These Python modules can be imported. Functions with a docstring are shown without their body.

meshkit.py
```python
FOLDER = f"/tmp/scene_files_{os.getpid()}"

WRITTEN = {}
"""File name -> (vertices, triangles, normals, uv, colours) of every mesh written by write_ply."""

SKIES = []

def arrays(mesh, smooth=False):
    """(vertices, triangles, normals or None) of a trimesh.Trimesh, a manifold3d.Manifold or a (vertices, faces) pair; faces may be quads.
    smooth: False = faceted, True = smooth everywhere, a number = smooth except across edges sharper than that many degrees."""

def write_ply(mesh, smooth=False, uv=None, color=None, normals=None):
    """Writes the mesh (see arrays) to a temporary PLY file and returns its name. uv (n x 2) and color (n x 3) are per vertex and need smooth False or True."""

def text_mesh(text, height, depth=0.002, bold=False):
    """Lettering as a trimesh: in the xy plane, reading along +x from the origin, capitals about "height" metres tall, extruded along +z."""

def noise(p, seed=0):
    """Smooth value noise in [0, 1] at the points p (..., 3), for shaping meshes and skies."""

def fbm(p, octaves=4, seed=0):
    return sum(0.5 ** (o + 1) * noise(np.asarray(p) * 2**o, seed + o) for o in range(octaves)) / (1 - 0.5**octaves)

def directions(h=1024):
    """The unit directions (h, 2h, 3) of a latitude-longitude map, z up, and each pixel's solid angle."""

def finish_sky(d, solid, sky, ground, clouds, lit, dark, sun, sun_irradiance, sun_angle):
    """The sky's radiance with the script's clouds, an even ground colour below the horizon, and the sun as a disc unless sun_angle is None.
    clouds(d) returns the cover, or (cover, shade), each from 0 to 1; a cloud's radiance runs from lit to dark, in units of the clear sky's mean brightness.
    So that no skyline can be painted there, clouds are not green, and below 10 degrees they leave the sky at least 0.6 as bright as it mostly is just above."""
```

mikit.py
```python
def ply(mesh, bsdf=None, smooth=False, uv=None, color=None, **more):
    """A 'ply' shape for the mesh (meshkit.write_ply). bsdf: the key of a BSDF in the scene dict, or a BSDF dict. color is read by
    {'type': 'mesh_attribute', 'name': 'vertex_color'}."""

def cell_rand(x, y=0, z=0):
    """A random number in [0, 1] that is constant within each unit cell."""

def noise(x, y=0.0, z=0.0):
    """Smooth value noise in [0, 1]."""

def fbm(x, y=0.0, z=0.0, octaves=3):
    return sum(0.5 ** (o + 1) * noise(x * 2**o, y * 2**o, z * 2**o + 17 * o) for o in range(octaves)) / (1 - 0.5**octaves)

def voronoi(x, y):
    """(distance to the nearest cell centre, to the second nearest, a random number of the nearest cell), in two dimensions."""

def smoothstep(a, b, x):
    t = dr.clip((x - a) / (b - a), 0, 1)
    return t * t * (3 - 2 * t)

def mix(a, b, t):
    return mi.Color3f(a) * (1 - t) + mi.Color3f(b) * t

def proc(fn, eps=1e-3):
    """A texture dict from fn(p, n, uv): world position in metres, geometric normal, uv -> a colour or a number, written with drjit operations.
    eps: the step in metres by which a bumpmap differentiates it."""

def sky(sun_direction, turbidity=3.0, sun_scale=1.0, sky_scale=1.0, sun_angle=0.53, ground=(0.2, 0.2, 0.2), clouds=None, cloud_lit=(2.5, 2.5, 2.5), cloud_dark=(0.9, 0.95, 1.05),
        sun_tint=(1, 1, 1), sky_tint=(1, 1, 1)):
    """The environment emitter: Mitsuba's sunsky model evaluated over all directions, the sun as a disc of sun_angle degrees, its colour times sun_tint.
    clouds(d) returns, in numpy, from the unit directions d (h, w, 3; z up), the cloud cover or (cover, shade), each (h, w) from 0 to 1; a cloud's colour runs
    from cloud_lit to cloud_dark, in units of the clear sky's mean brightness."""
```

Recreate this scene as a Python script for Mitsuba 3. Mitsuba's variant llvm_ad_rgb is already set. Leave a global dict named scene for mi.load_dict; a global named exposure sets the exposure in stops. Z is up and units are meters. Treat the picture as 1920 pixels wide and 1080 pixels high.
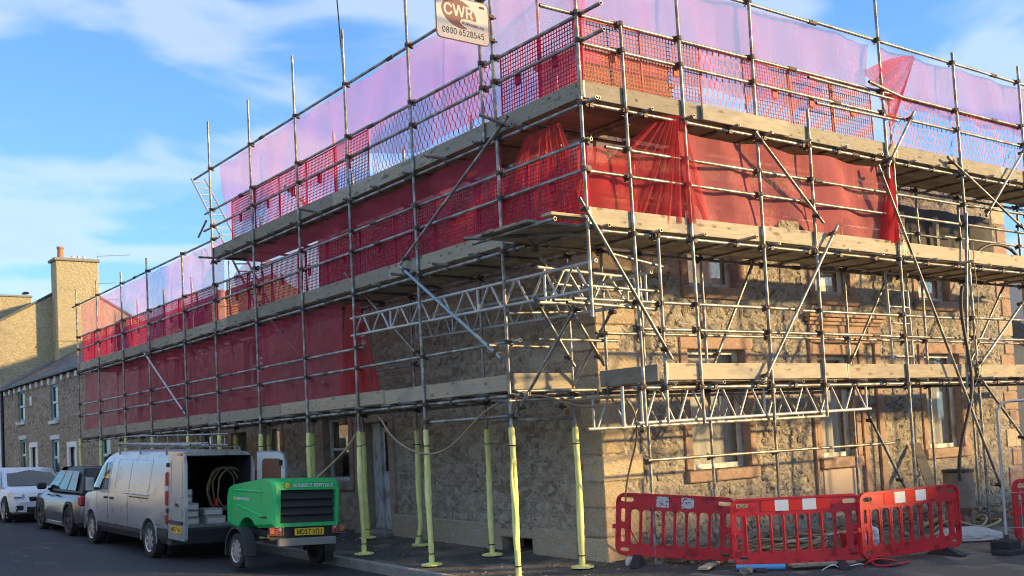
import math, random
import numpy as np, trimesh, manifold3d as mf, shapely
from shapely.geometry import Polygon, box as sbox
from shapely import affinity
import drjit as dr
import mitsuba as mi, mikit, meshkit
from mikit import noise, fbm, voronoi, smoothstep, mix, cell_rand

# ---------------------------------------------------------------- camera, sky, exposure
# World: x runs along the right facade, y along the left facade, the outermost scaffold corner is at (0, 0); z up, metres.
CAM_O = np.array([-8.91585, -10.19164, 1.97])
CAM_F = np.array([0.59703, 0.80057, 0.05142])
CAM_U = np.array([0.01012, -0.07161, 0.99738])
SUN_DIR = [0.655, -0.727, 0.212]
exposure = 3.35


def clouds(d):
    s = d / np.maximum(d[..., 2:3] + 0.10, 0.05)
    p = np.stack([s[..., 0], s[..., 1], d[..., 0] * 0], -1)
    big = meshkit.fbm(p * 0.9 + 3.1, 4, 5)
    w = p + 0.5 * np.stack([meshkit.fbm(p * 1.3, 3, 21), meshkit.fbm(p * 1.3 + 9, 3, 22), p[..., 2]], -1)
    fine = meshkit.fbm(w * np.array([2.3, 3.6, 1.0]), 6, 11)
    c = np.clip((0.40 * big + 0.60 * fine - 0.425) / 0.12, 0, 1)
    return c * c * (3 - 2 * c) * (0.30 + 0.42 * fine), np.clip((fine - 0.45) * 1.8, 0, 0.6)


scene, labels, used = {}, {}, {}
scene['camera'] = {'type': 'perspective', 'fov': 2 * math.degrees(math.atan(960 / 2025)), 'fov_axis': 'x', 'near_clip': 0.1, 'far_clip': 900.0,
                   'principal_point_offset_x': 0.0, 'principal_point_offset_y': -180 / 1080,
                   'to_world': mi.ScalarTransform4f().look_at(origin=CAM_O.tolist(), target=(CAM_O + CAM_F).tolist(), up=CAM_U.tolist())}
scene['sky_light'] = mikit.sky(SUN_DIR, turbidity=2.2, sun_scale=0.68, sun_angle=2.5, sky_scale=0.93, sky_tint=(0.61, 0.92, 1.40), sun_tint=(0.93, 0.97, 1.0), clouds=clouds, cloud_lit=(1.8, 2.05, 2.4), cloud_dark=(1.3, 1.5, 1.85), ground=(0.16, 0.15, 0.14))

# ---------------------------------------------------------------- materials
def rgb(c): return {'type': 'rgb', 'value': list(c)}
def pr(base, rough=0.6, metal=0.0, spec=0.5, **k):
    b = base if isinstance(base, dict) else rgb(base)
    r = rough if isinstance(rough, dict) else float(rough)
    return {'type': 'principled', 'base_color': b, 'roughness': r, 'metallic': float(metal), 'specular': float(spec), **k}
def two(b): return {'type': 'twosided', 'bsdf': b}
def bump(b, fn, scale, eps=2e-3): return {'type': 'bumpmap', 'arbitrary': mikit.proc(fn, eps), 'scale': float(scale), 'bsdf': b}
def M(k, b): scene[k] = b; return k

def f_galv(p, n, uv):
    a = fbm(p.x * 9, p.y * 9, p.z * 9); b = noise(p.x * 45, p.y * 45, p.z * 45)
    c = mix((0.20, 0.195, 0.185), (0.38, 0.37, 0.34), smoothstep(0.3, 0.7, a))
    c = mix(c, (0.56, 0.54, 0.48), smoothstep(0.62, 0.74, a * 0.6 + b * 0.4))
    return mix(c, (0.20, 0.13, 0.085), smoothstep(0.66, 0.74, noise(p.x * 6 + 31, p.y * 6, p.z * 7)) * 0.65)
M('m_tube', two(pr(mikit.proc(f_galv), 0.42, 0.45)))
M('m_tube_pale', two(pr(mikit.proc(lambda p, n, uv: mix((0.40, 0.39, 0.37), (0.58, 0.57, 0.54), fbm(p.x * 12, p.y * 12, p.z * 12))), 0.42, 0.3)))
M('m_tube_blue', two(pr((0.30, 0.40, 0.46), 0.45, 0.3)))
M('m_coupler', two(pr(mikit.proc(lambda p, n, uv: mix((0.06, 0.05, 0.045), (0.15, 0.11, 0.08), noise(p.x * 60, p.y * 60, p.z * 60))), 0.6, 0.4)))
def f_board(p, n, uv):
    g = fbm(p.x * 5 + p.y * 5, p.z * 60, uv.x * 50); k = noise(p.x * 9 + uv.x * 90, p.y * 9, p.z * 16)
    c = mix((0.25, 0.22, 0.17), (0.40, 0.35, 0.255), uv.x)
    c = c * (0.72 + 0.5 * g)
    c = mix(c, (0.10, 0.085, 0.07), smoothstep(0.72, 0.86, k) * 0.7)
    return mix(c, (0.33, 0.31, 0.28), smoothstep(0.5, 0.8, fbm(p.x * 2.1 + uv.x * 20, p.y * 2.1, p.z * 3)) * 0.5)
M('m_board', two(pr(mikit.proc(f_board), 0.85, 0, 0.2)))
def f_board2(p, n, uv):
    g = fbm(p.x * 5 + p.y * 5, p.z * 55, uv.x * 50); k = noise(p.x * 7 + uv.x * 90, p.y * 7, p.z * 14)
    c = mix((0.36, 0.30, 0.21), (0.52, 0.44, 0.31), uv.x) * (0.74 + 0.46 * g)
    c = mix(c, (0.31, 0.285, 0.235), smoothstep(0.48, 0.70, fbm(p.x * 1.9 + uv.x * 30, p.y * 1.9, p.z * 4, 4)) * 0.75)
    return mix(c, (0.17, 0.11, 0.06), smoothstep(0.78, 0.88, k) * 0.7)
M('m_board_new', two(pr(mikit.proc(f_board2), 0.8, 0, 0.25)))
M('m_shade_sheet', two(pr(mikit.proc(lambda p, n, uv: mix((0.03, 0.03, 0.032), (0.085, 0.078, 0.07), fbm(p.x * 4, p.y * 4, p.z * 4))), 0.85)))  # near-black colour that paints the shade under the top lift
M('m_hoop', two(pr((0.25, 0.24, 0.22), 0.5, 0.6)))
def net(name, col, op, tr=0.9, var=1.0):
    def f(p, n, uv): return op * (0.98 - 0.26 * var + 0.42 * var * fbm(p.x * 1.5, p.y * 1.5, p.z * 0.8, 4) + 0.20 * var * smoothstep(0.55, 0.68, noise(uv.x * 3.1, uv.y * 1.7)) + 0.14 * (noise(uv.x * 60, uv.y * 3) - 0.5) + 0.12 * (noise(uv.x * 2, uv.y * 80) - 0.5))
    M(name, {'type': 'mask', 'opacity': mikit.proc(f), 'bsdf': {'type': 'principledthin', 'base_color': rgb(col), 'roughness': 0.7, 'diff_trans': tr, 'spec_trans': 0.0, 'eta': 1.33}})
net('m_net', (0.76, 0.10, 0.18), 0.46, 0.8, 1.2)
net('m_net_top', (0.80, 0.20, 0.38), 0.44, 1.1, 0.45)
net('m_net_red', (0.50, 0.155, 0.155), 0.84, 0.5)
net('m_net_drape', (0.70, 0.085, 0.095), 0.58, 0.95)
M('m_guard', {'type': 'principledthin', 'base_color': rgb((0.62, 0.06, 0.13)), 'roughness': 0.5, 'diff_trans': 0.5, 'spec_trans': 0.0})
M('m_guard_orange', {'type': 'principledthin', 'base_color': rgb((0.68, 0.24, 0.17)), 'roughness': 0.5, 'diff_trans': 0.4, 'spec_trans': 0.0})
M('m_mesh', {'type': 'principledthin', 'base_color': rgb((0.78, 0.08, 0.14)), 'roughness': 0.5, 'diff_trans': 0.7, 'spec_trans': 0.0})
M('m_mesh_sun_glare', {'type': 'principledthin', 'base_color': rgb((0.84, 0.30, 0.26)), 'roughness': 0.35, 'diff_trans': 0.5, 'spec_trans': 0.0})  # mesh colour paled to carry the sun glare on the right facade
def f_sleeve(p, n, uv): return mix((0.82, 0.81, 0.24), (0.86, 0.85, 0.38), fbm(p.x * 7, p.y * 7, p.z * 2.5)) * (0.8 + 0.3 * noise(p.x * 30, p.y * 30, p.z * 8))
M('m_sleeve', two(pr(mikit.proc(f_sleeve), 0.6)))
M('m_black', two(pr((0.022, 0.022, 0.024), 0.5)))
M('m_dark', two(pr((0.03, 0.029, 0.03), 0.85)))
M('m_rubber', two(pr((0.028, 0.028, 0.03), 0.8)))

PAL = [(0.38, 0.35, 0.30), (0.29, 0.27, 0.24), (0.23, 0.21, 0.19), (0.42, 0.38, 0.32), (0.33, 0.29, 0.25)]
def f_stone(p, n, uv):
    k = uv.x * 5
    c = mi.Color3f(PAL[0])
    for i in range(1, 5): c = dr.select(k > i, mi.Color3f(PAL[i]), c)
    a = fbm(p.x * 11, p.y * 11, p.z * 11, 4); b = noise(p.x * 70, p.y * 70, p.z * 70)
    c = c * (0.62 + 0.75 * a) * (0.8 + 0.4 * b)
    c = mix(c, (0.44, 0.395, 0.32), smoothstep(0.43, 0.55, fbm(p.x * 8.1 + 9, p.y * 8.1, p.z * 6.3, 4)) * 0.85)
    return mix(c, (0.085, 0.07, 0.055), smoothstep(0.60, 0.68, fbm(p.x * 13 + 4, p.y * 13, p.z * 13, 4)) * 0.75)
M('m_stone', two(bump(pr(mikit.proc(f_stone), 0.92, 0, 0.15), lambda p, n, uv: fbm(p.x * 22, p.y * 22, p.z * 22, 4), 0.085)))
def f_mortar(p, n, uv):
    a = fbm(p.x * 6, p.y * 6, p.z * 6, 4); b = fbm(p.x * 40, p.y * 40, p.z * 40)
    c = mix((0.28, 0.245, 0.20), (0.47, 0.425, 0.35), smoothstep(0.3, 0.7, 0.6 * a + 0.4 * b))
    return mix(c, (0.12, 0.10, 0.08), smoothstep(0.6, 0.7, fbm(p.x * 15 + 4, p.y * 15, p.z * 15)) * 0.7)
M('m_mortar', two(bump(pr(mikit.proc(f_mortar), 0.95, 0, 0.1), lambda p, n, uv: fbm(p.x * 16, p.y * 16, p.z * 16, 4), 0.08)))
def f_quoin(p, n, uv):
    a = fbm(p.x * 5, p.y * 5, p.z * 9, 4)
    c = mix(mix((0.40, 0.325, 0.225), (0.54, 0.44, 0.30), uv.x), (0.42, 0.39, 0.34), smoothstep(0.5, 0.75, a))
    return c * (0.75 + 0.5 * noise(p.x * 45, p.y * 45, p.z * 45))
M('m_quoin', two(bump(pr(mikit.proc(f_quoin), 0.9, 0, 0.15), lambda p, n, uv: fbm(p.x * 18, p.y * 18, p.z * 18), 0.02)))
def f_sand(p, n, uv):
    a = fbm(p.x * 6, p.y * 6, p.z * 10, 4)
    c = mix((0.36, 0.235, 0.18), (0.46, 0.335, 0.255), a)
    return mix(c, (0.27, 0.20, 0.165), smoothstep(0.55, 0.7, fbm(p.x * 3 + 5, p.y * 3, p.z * 4))) * (0.8 + 0.4 * noise(p.x * 50, p.y * 50, p.z * 50))
PALB = [(0.43, 0.345, 0.25), (0.36, 0.28, 0.20), (0.30, 0.235, 0.175), (0.46, 0.38, 0.28), (0.38, 0.31, 0.24)]  # brown palette for shaded walls, lightened and warmed to stand in for fill light
def f_stone_b(p, n, uv):
    k = uv.x * 5
    c = mi.Color3f(PALB[0])
    for i in range(1, 5): c = dr.select(k > i, mi.Color3f(PALB[i]), c)
    c = c * (0.62 + 0.75 * fbm(p.x * 11, p.y * 11, p.z * 11, 4)) * (0.8 + 0.4 * noise(p.x * 70, p.y * 70, p.z * 70))
    c = mix(c, (0.52, 0.47, 0.38), smoothstep(0.50, 0.60, fbm(p.x * 8.1 + 9, p.y * 8.1, p.z * 10.3, 4)) * 0.8)
    return mix(c, (0.15, 0.115, 0.085), smoothstep(0.62, 0.70, fbm(p.x * 13 + 4, p.y * 13, p.z * 15, 4)) * 0.7)
M('m_stone_brown_fill', two(bump(pr(mikit.proc(f_stone_b), 0.92, 0, 0.15), lambda p, n, uv: fbm(p.x * 22, p.y * 22, p.z * 22, 4), 0.085)))
def f_mortar_b(p, n, uv): return mix(mix((0.32, 0.25, 0.185), (0.50, 0.43, 0.335), smoothstep(0.3, 0.7, 0.6 * fbm(p.x * 6, p.y * 6, p.z * 6, 4) + 0.4 * fbm(p.x * 40, p.y * 40, p.z * 40))), (0.17, 0.13, 0.10), smoothstep(0.6, 0.7, fbm(p.x * 15 + 4, p.y * 15, p.z * 15)) * 0.6)  # mortar of the shaded walls, fill light mixed into its colour
M('m_mortar_brown_fill', two(bump(pr(mikit.proc(f_mortar_b), 0.95, 0, 0.1), lambda p, n, uv: fbm(p.x * 16, p.y * 16, p.z * 16, 4), 0.08)))
M('m_sand', two(bump(pr(mikit.proc(f_sand), 0.9, 0, 0.15), lambda p, n, uv: fbm(p.x * 14, p.y * 14, p.z * 14), 0.012)))
M('m_brick', two(pr(mikit.proc(lambda p, n, uv: mix(mix((0.40, 0.17, 0.10), (0.50, 0.26, 0.16), uv.x), (0.36, 0.28, 0.2), fbm(p.x * 6, p.y * 6, p.z * 6) * 0.5)), 0.9, 0, 0.1)))
M('m_glass', {'type': 'thindielectric', 'int_ior': 1.5})
M('m_white', two(pr((0.72, 0.71, 0.67), 0.45)))
M('m_white_dirty', two(pr(mikit.proc(lambda p, n, uv: mix((0.62, 0.63, 0.62), (0.34, 0.32, 0.29), smoothstep(0.45, 0.75, fbm(p.x * 9, p.y * 9, p.z * 4)))), 0.6)))
M('m_curtain', two(pr((0.74, 0.72, 0.66), 0.9, 0, 0.1)))
M('m_blind', two(pr((0.44, 0.44, 0.41), 0.9, 0, 0.1)))
M('m_blue_paint', two(pr((0.19, 0.34, 0.42), 0.5)))
M('m_green_paint', two(pr((0.16, 0.30, 0.26), 0.5)))
M('m_plaster', two(pr(mikit.proc(lambda p, n, uv: mix((0.60, 0.47, 0.39), (0.50, 0.40, 0.33), fbm(p.x * 4, p.y * 4, p.z * 4))), 0.9)))
def f_slate(p, n, uv): return mix((0.055, 0.055, 0.065), (0.13, 0.125, 0.13), uv.x) * (0.75 + 0.5 * noise(p.x * 13, p.y * 13, p.z * 13))
M('m_slate', two(pr(mikit.proc(f_slate), 0.5)))
def f_rough(p, n, uv):
    a = fbm(p.x * 0.9, p.y * 0.9, p.z * 0.9, 4); b = noise(p.x * 16, p.y * 16, p.z * 16); st = fbm(p.x * 2.2, p.y * 2.2, p.z * 0.25)
    c = mix((0.37, 0.315, 0.20), (0.47, 0.41, 0.27), a) * (0.78 + 0.42 * b)
    return mix(c, (0.22, 0.20, 0.14), smoothstep(0.56, 0.75, st) * 0.55)
M('m_roughcast', two(bump(pr(mikit.proc(f_rough), 0.95, 0, 0.1), lambda p, n, uv: fbm(p.x * 14, p.y * 14, p.z * 14), 0.05)))
M('m_pot', two(pr((0.45, 0.20, 0.11), 0.8)))
def f_asph(p, n, uv):
    a = fbm(p.x * 0.7, p.y * 0.35, 0, 4); b = noise(p.x * 55, p.y * 55)
    c = mix((0.028, 0.030, 0.035), (0.048, 0.049, 0.054), a) * (0.7 + 0.6 * b)
    return mix(c, (0.17, 0.16, 0.145), smoothstep(0.66, 0.80, fbm(p.x * 3.1 + 7, p.y * 1.3, 3, 5)) * smoothstep(0.3, 0.8, noise(p.x * 22, p.y * 16)) * 0.5)
M('m_asphalt', two(bump(pr(mikit.proc(f_asph), 0.75, 0, 0.35), lambda p, n, uv: noise(p.x * 70, p.y * 70), 0.004)))
def f_pave(p, n, uv):
    a = fbm(p.x * 1.1, p.y * 1.1, 0, 4); b = noise(p.x * 60, p.y * 60)
    c = mix((0.055, 0.052, 0.050), (0.105, 0.098, 0.09), a) * (0.65 + 0.7 * b)
    c = mix(c, (0.24, 0.215, 0.175), smoothstep(0.58, 0.72, fbm(p.x * 2.3 + 3, p.y * 2.3, 5)) * 0.6)
    return mix(c, (0.18, 0.145, 0.105), smoothstep(0.5, 0.62, fbm(p.x * 0.8 + 11, p.y * 0.8, 2)) * 0.6)
M('m_pavement', two(bump(pr(mikit.proc(f_pave), 0.9, 0, 0.2), lambda p, n, uv: fbm(p.x * 22, p.y * 22, 0), 0.02)))
M('m_kerb', two(pr(mikit.proc(lambda p, n, uv: mix((0.19, 0.18, 0.165), (0.30, 0.285, 0.26), fbm(p.x * 5, p.y * 5, p.z * 5)) * (0.75 + 0.5 * noise(p.x * 50, p.y * 50, p.z * 50))), 0.9, 0, 0.2)))
def f_rubble(p, n, uv): return mix(mix((0.13, 0.11, 0.085), (0.34, 0.29, 0.22), uv.x), (0.2, 0.18, 0.15), fbm(p.x * 30, p.y * 30, p.z * 30))
M('m_rubble', two(pr(mikit.proc(f_rubble), 0.95, 0, 0.1)))
M('m_silver', two(pr(mikit.proc(lambda p, n, uv: mix((0.43, 0.445, 0.465), (0.34, 0.335, 0.325), smoothstep(0.52, 0.72, fbm(p.x * 3, p.y * 3, p.z * 3, 4)) * smoothstep(0.45, 0.6, noise(p.x * 14, p.y * 14, p.z * 5)))), 0.26, 0.5, clearcoat=1.0, clearcoat_gloss=0.93)))
M('m_grey_car', two(pr((0.17, 0.175, 0.19), 0.25, 0.7, clearcoat=0.9, clearcoat_gloss=0.9)))
M('m_white_car', two(pr((0.66, 0.69, 0.74), 0.3, 0.0, clearcoat=1.0, clearcoat_gloss=0.95)))
M('m_carglass', two(pr((0.015, 0.018, 0.02), 0.05, 0.0, 0.55)))
M('m_chrome', two(pr((0.62, 0.63, 0.65), 0.22, 0.9)))
M('m_rim', two(pr((0.52, 0.53, 0.54), 0.35, 0.7)))
M('m_plastic', two(pr((0.035, 0.036, 0.04), 0.55)))
M('m_redlens', two(pr((0.34, 0.012, 0.018), 0.15, clearcoat=1.0)))
M('m_amber', two(pr((0.70, 0.20, 0.02), 0.2)))
M('m_clearlens', two(pr((0.62, 0.60, 0.60), 0.15, 0.2, clearcoat=1.0)))
M('m_plate', two(pr((0.80, 0.50, 0.03), 0.4)))
M('m_ink', two(pr((0.015, 0.015, 0.015), 0.5)))
M('m_card', two(pr(mikit.proc(lambda p, n, uv: mix((0.50, 0.49, 0.47), (0.36, 0.34, 0.31), fbm(p.x * 12, p.y * 12, p.z * 12))), 0.8)))
M('m_hardboard', two(pr((0.24, 0.105, 0.06), 0.6)))
M('m_hose', two(pr((0.34, 0.25, 0.14), 0.5)))
M('m_hose_dark', two(pr((0.06, 0.05, 0.045), 0.5)))
M('m_green', two(pr(mikit.proc(lambda p, n, uv: mix(mix((0.018, 0.46, 0.125), (0.03, 0.52, 0.16), fbm(p.x * 3, p.y * 3, p.z * 3)), (0.20, 0.27, 0.17), smoothstep(0.54, 0.68, fbm(p.x * 7, p.y * 7, p.z * 4, 4)) * smoothstep(0.3, 0.7, noise(p.x * 60, p.y * 60, p.z * 60)) * 0.55)), 0.38, clearcoat=0.25)))
M('m_yellow', two(pr((0.85, 0.62, 0.03), 0.4)))
def f_barrier(p, n, uv): return mix((0.56, 0.012, 0.022), (0.64, 0.035, 0.04), fbm(p.x * 5, p.y * 5, p.z * 5)) * (1 - 0.45 * smoothstep(0.55, 0.75, fbm(p.x * 8 + 2, p.y * 8, p.z * 8)))
M('m_barrier', two(pr(mikit.proc(f_barrier), 0.42)))
M('m_reflect', two(pr((0.80, 0.80, 0.78), 0.35)))
M('m_reflect_red', two(pr((0.75, 0.035, 0.02), 0.3)))
M('m_worn_white', two(pr(mikit.proc(lambda p, n, uv: mix((0.62, 0.61, 0.6), (0.33, 0.05, 0.06), smoothstep(0.55, 0.65, fbm(p.x * 38, p.y * 38, p.z * 38)))), 0.6)))
M('m_sign', two(pr(mikit.proc(lambda p, n, uv: mix((0.80, 0.75, 0.64), (0.70, 0.65, 0.55), fbm(p.x * 8, p.y * 8, p.z * 8))), 0.5)))
M('m_sign_brown', two(pr((0.235, 0.085, 0.065), 0.5)))
M('m_rust', two(pr(mikit.proc(lambda p, n, uv: mix((0.20, 0.125, 0.085), (0.30, 0.25, 0.20), fbm(p.x * 8, p.y * 8, p.z * 8))), 0.8, 0.1)))
M('m_sheet', {'type': 'principledthin', 'base_color': rgb((0.74, 0.74, 0.72)), 'roughness': 0.35, 'diff_trans': 0.6, 'spec_trans': 0.15})
M('m_bluepipe', two(pr((0.10, 0.32, 0.62), 0.4)))
M('m_house', two(pr(mikit.proc(lambda p, n, uv: mix((0.60, 0.52, 0.36), (0.70, 0.62, 0.45), fbm(p.x * 2, p.y * 2, p.z * 2))), 0.9)))
M('m_house2', two(pr(mikit.proc(lambda p, n, uv: mix((0.56, 0.50, 0.40), (0.66, 0.60, 0.49), fbm(p.x * 2, p.y * 2, p.z * 2))), 0.9)))
M('m_concrete', two(pr((0.26, 0.25, 0.235), 0.9)))

# ---------------------------------------------------------------- helpers
rng = np.random.default_rng(7)
def key(name, parent=None):
    k = f'{parent}__{name}' if parent else name
    n = used.get(k, 0); used[k] = n + 1
    return k if n == 0 else f'{k}_{n:03d}'
def put(name, shape, parent=None): k = key(name, parent); scene[k] = shape; return k
def obj(name, mesh, mat, parent=None, smooth=False, uv=None):
    if isinstance(mesh, list): mesh = trimesh.util.concatenate(mesh)
    return put(name, mikit.ply(mesh, mat, smooth=smooth, uv=uv), parent)
def tag(k, label=None, cat=None, group=None, kind=None):
    d = labels.setdefault(k, {})
    for a, b in (('label', label), ('category', cat), ('group', group), ('kind', kind)):
        if b: d[a] = b
    return k
def thing(name, label, cat, group=None): return tag(key(name), label, cat, group)
def cb(x0, x1, y0, y1, z0, z1, c=0.006):
    """box with chamfered edges"""
    lo, hi = np.minimum([x0, y0, z0], [x1, y1, z1]), np.maximum([x0, y0, z0], [x1, y1, z1])
    c = min(c, 0.3 * (hi - lo).min())
    if c <= 0.0012: return trimesh.creation.box(bounds=[lo, hi])
    pts = []
    for s in np.ndindex(2, 2, 2):
        v = np.where(np.array(s) == 0, lo, hi); d = np.where(np.array(s) == 0, c, -c)
        for a in range(3):
            w = v + d; w[a] = v[a]; pts.append(w)
    return trimesh.convex.convex_hull(np.array(pts))
def bx(x0, x1, y0, y1, z0, z1): return trimesh.creation.box(bounds=[np.minimum([x0, y0, z0], [x1, y1, z1]), np.maximum([x0, y0, z0], [x1, y1, z1])])
def cyl(a, b, r, n=12, r2=None):
    a, b = np.array(a, float), np.array(b, float); r2 = r if r2 is None else r2
    d = b - a; L = np.linalg.norm(d); d /= L
    u = np.cross(d, [0, 0, 1] if abs(d[2]) < 0.9 else [1, 0, 0]); u /= np.linalg.norm(u); w = np.cross(d, u)
    t = np.arange(n) * 2 * np.pi / n; ring = np.cos(t)[:, None] * u + np.sin(t)[:, None] * w
    v = np.vstack([a + ring * r, b + ring * r2, [a], [b]]); i = np.arange(n); j = (i + 1) % n
    f = np.vstack([np.stack([i, j, j + n], 1), np.stack([i, j + n, i + n], 1), np.stack([j, i, i * 0 + 2 * n], 1), np.stack([i + n, j + n, i * 0 + 2 * n + 1], 1)])
    return trimesh.Trimesh(v, f, process=False)
def poly_tube(pts, r, n=8):
    p = np.asarray(pts, float); t = np.gradient(p, axis=0); t /= np.linalg.norm(t, axis=1, keepdims=True) + 1e-12
    u = np.cross(t[0], [0, 0, 1] if abs(t[0][2]) < 0.9 else [1, 0, 0]); us = []
    for k in range(len(p)):
        u = u - t[k] * (u @ t[k]); u /= np.linalg.norm(u); us.append(u)
    us = np.array(us); ws = np.cross(t, us); a = np.arange(n) * 2 * np.pi / n
    R = np.broadcast_to(r, (len(p),))
    v = (p[:, None] + R[:, None, None] * (np.cos(a)[None, :, None] * us[:, None] + np.sin(a)[None, :, None] * ws[:, None])).reshape(-1, 3)
    f = []
    for k in range(len(p) - 1):
        for i in range(n):
            j = (i + 1) % n; f += [[k * n + i, k * n + j, k * n + n + j], [k * n + i, k * n + n + j, k * n + n + i]]
    c0, c1 = len(v), len(v) + 1; v = np.vstack([v, p[:1], p[-1:]])
    for i in range(n): j = (i + 1) % n; f += [[j, i, c0], [(len(p) - 1) * n + i, (len(p) - 1) * n + j, c1]]
    return trimesh.Trimesh(v, np.array(f), process=False)
def spline(pts, n=40):
    from scipy.interpolate import CubicSpline
    p = np.asarray(pts, float); s = np.concatenate([[0], np.cumsum(np.linalg.norm(np.diff(p, axis=0), axis=1))])
    return CubicSpline(s, p)(np.linspace(0, s[-1], n))
def frame_T(a, u, v, w):
    m = np.eye(4); m[:3, 0], m[:3, 1], m[:3, 2], m[:3, 3] = u, v, w, a
    return mi.ScalarTransform4f(m)
def pipe_mesh(n=12, t=0.8):
    a = np.arange(n) * 2 * np.pi / n; c = np.stack([np.cos(a), np.sin(a), a * 0], 1); z = np.array([0, 0, 1.0])
    v = np.vstack([c, c + z, c * [t, t, 1], c * [t, t, 1] + z]); i = np.arange(n); j = (i + 1) % n
    q = lambda A, B, C, D: np.vstack([np.stack([A, B, C], 1), np.stack([A, C, D], 1)])
    f = np.vstack([q(i, j, j + n, i + n), q(j + 2 * n, i + 2 * n, i + 3 * n, j + 3 * n), q(j, i, i + 2 * n, j + 2 * n), q(i + n, j + n, j + 3 * n, i + 3 * n)])
    return trimesh.Trimesh(v, f, process=False)
PIPE = {m: mikit.ply(pipe_mesh(), m, smooth=40) for m in ('m_tube', 'm_tube_pale', 'm_tube_blue')}
def tube(name, a, b, parent, r=0.0242, mat='m_tube'):
    a, b = np.array(a, float), np.array(b, float); w = b - a; d = w / np.linalg.norm(w)
    u = np.cross(d, [0, 0, 1] if abs(d[2]) < 0.9 else [1, 0, 0]); u /= np.linalg.norm(u); v = np.cross(d, u)
    return put(name, {**PIPE[mat], 'to_world': frame_T(a, u * r, v * r, w)}, parent)
def extrude(poly, d): return trimesh.creation.extrude_polygon(poly, d, engine='earcut')
def rrect(w, h, r, x=0, y=0, n=5): return sbox(x - w / 2 + r, y - h / 2 + r, x + w / 2 - r, y + h / 2 - r).buffer(r, quad_segs=n)
def xf(mesh, m): m2 = mesh.copy(); m2.apply_transform(m); return m2
def basis(o, u, v, w):
    m = np.eye(4); m[:3, 0], m[:3, 1], m[:3, 2], m[:3, 3] = u, v, w, o
    return m
def text_on(s, h, o, u, v, mat, parent, name='lettering', width=None, bold=False, depth=0.002):
    t = meshkit.text_mesh(s, h, depth, bold)
    if width: t.apply_scale([width / (t.bounds[1][0] - t.bounds[0][0]), 1, 1])
    t.apply_translation([-t.bounds[0][0], 0, 0])
    return obj(name, xf(t, basis(o, u, v, np.cross(u, v))), mat, parent)
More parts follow.
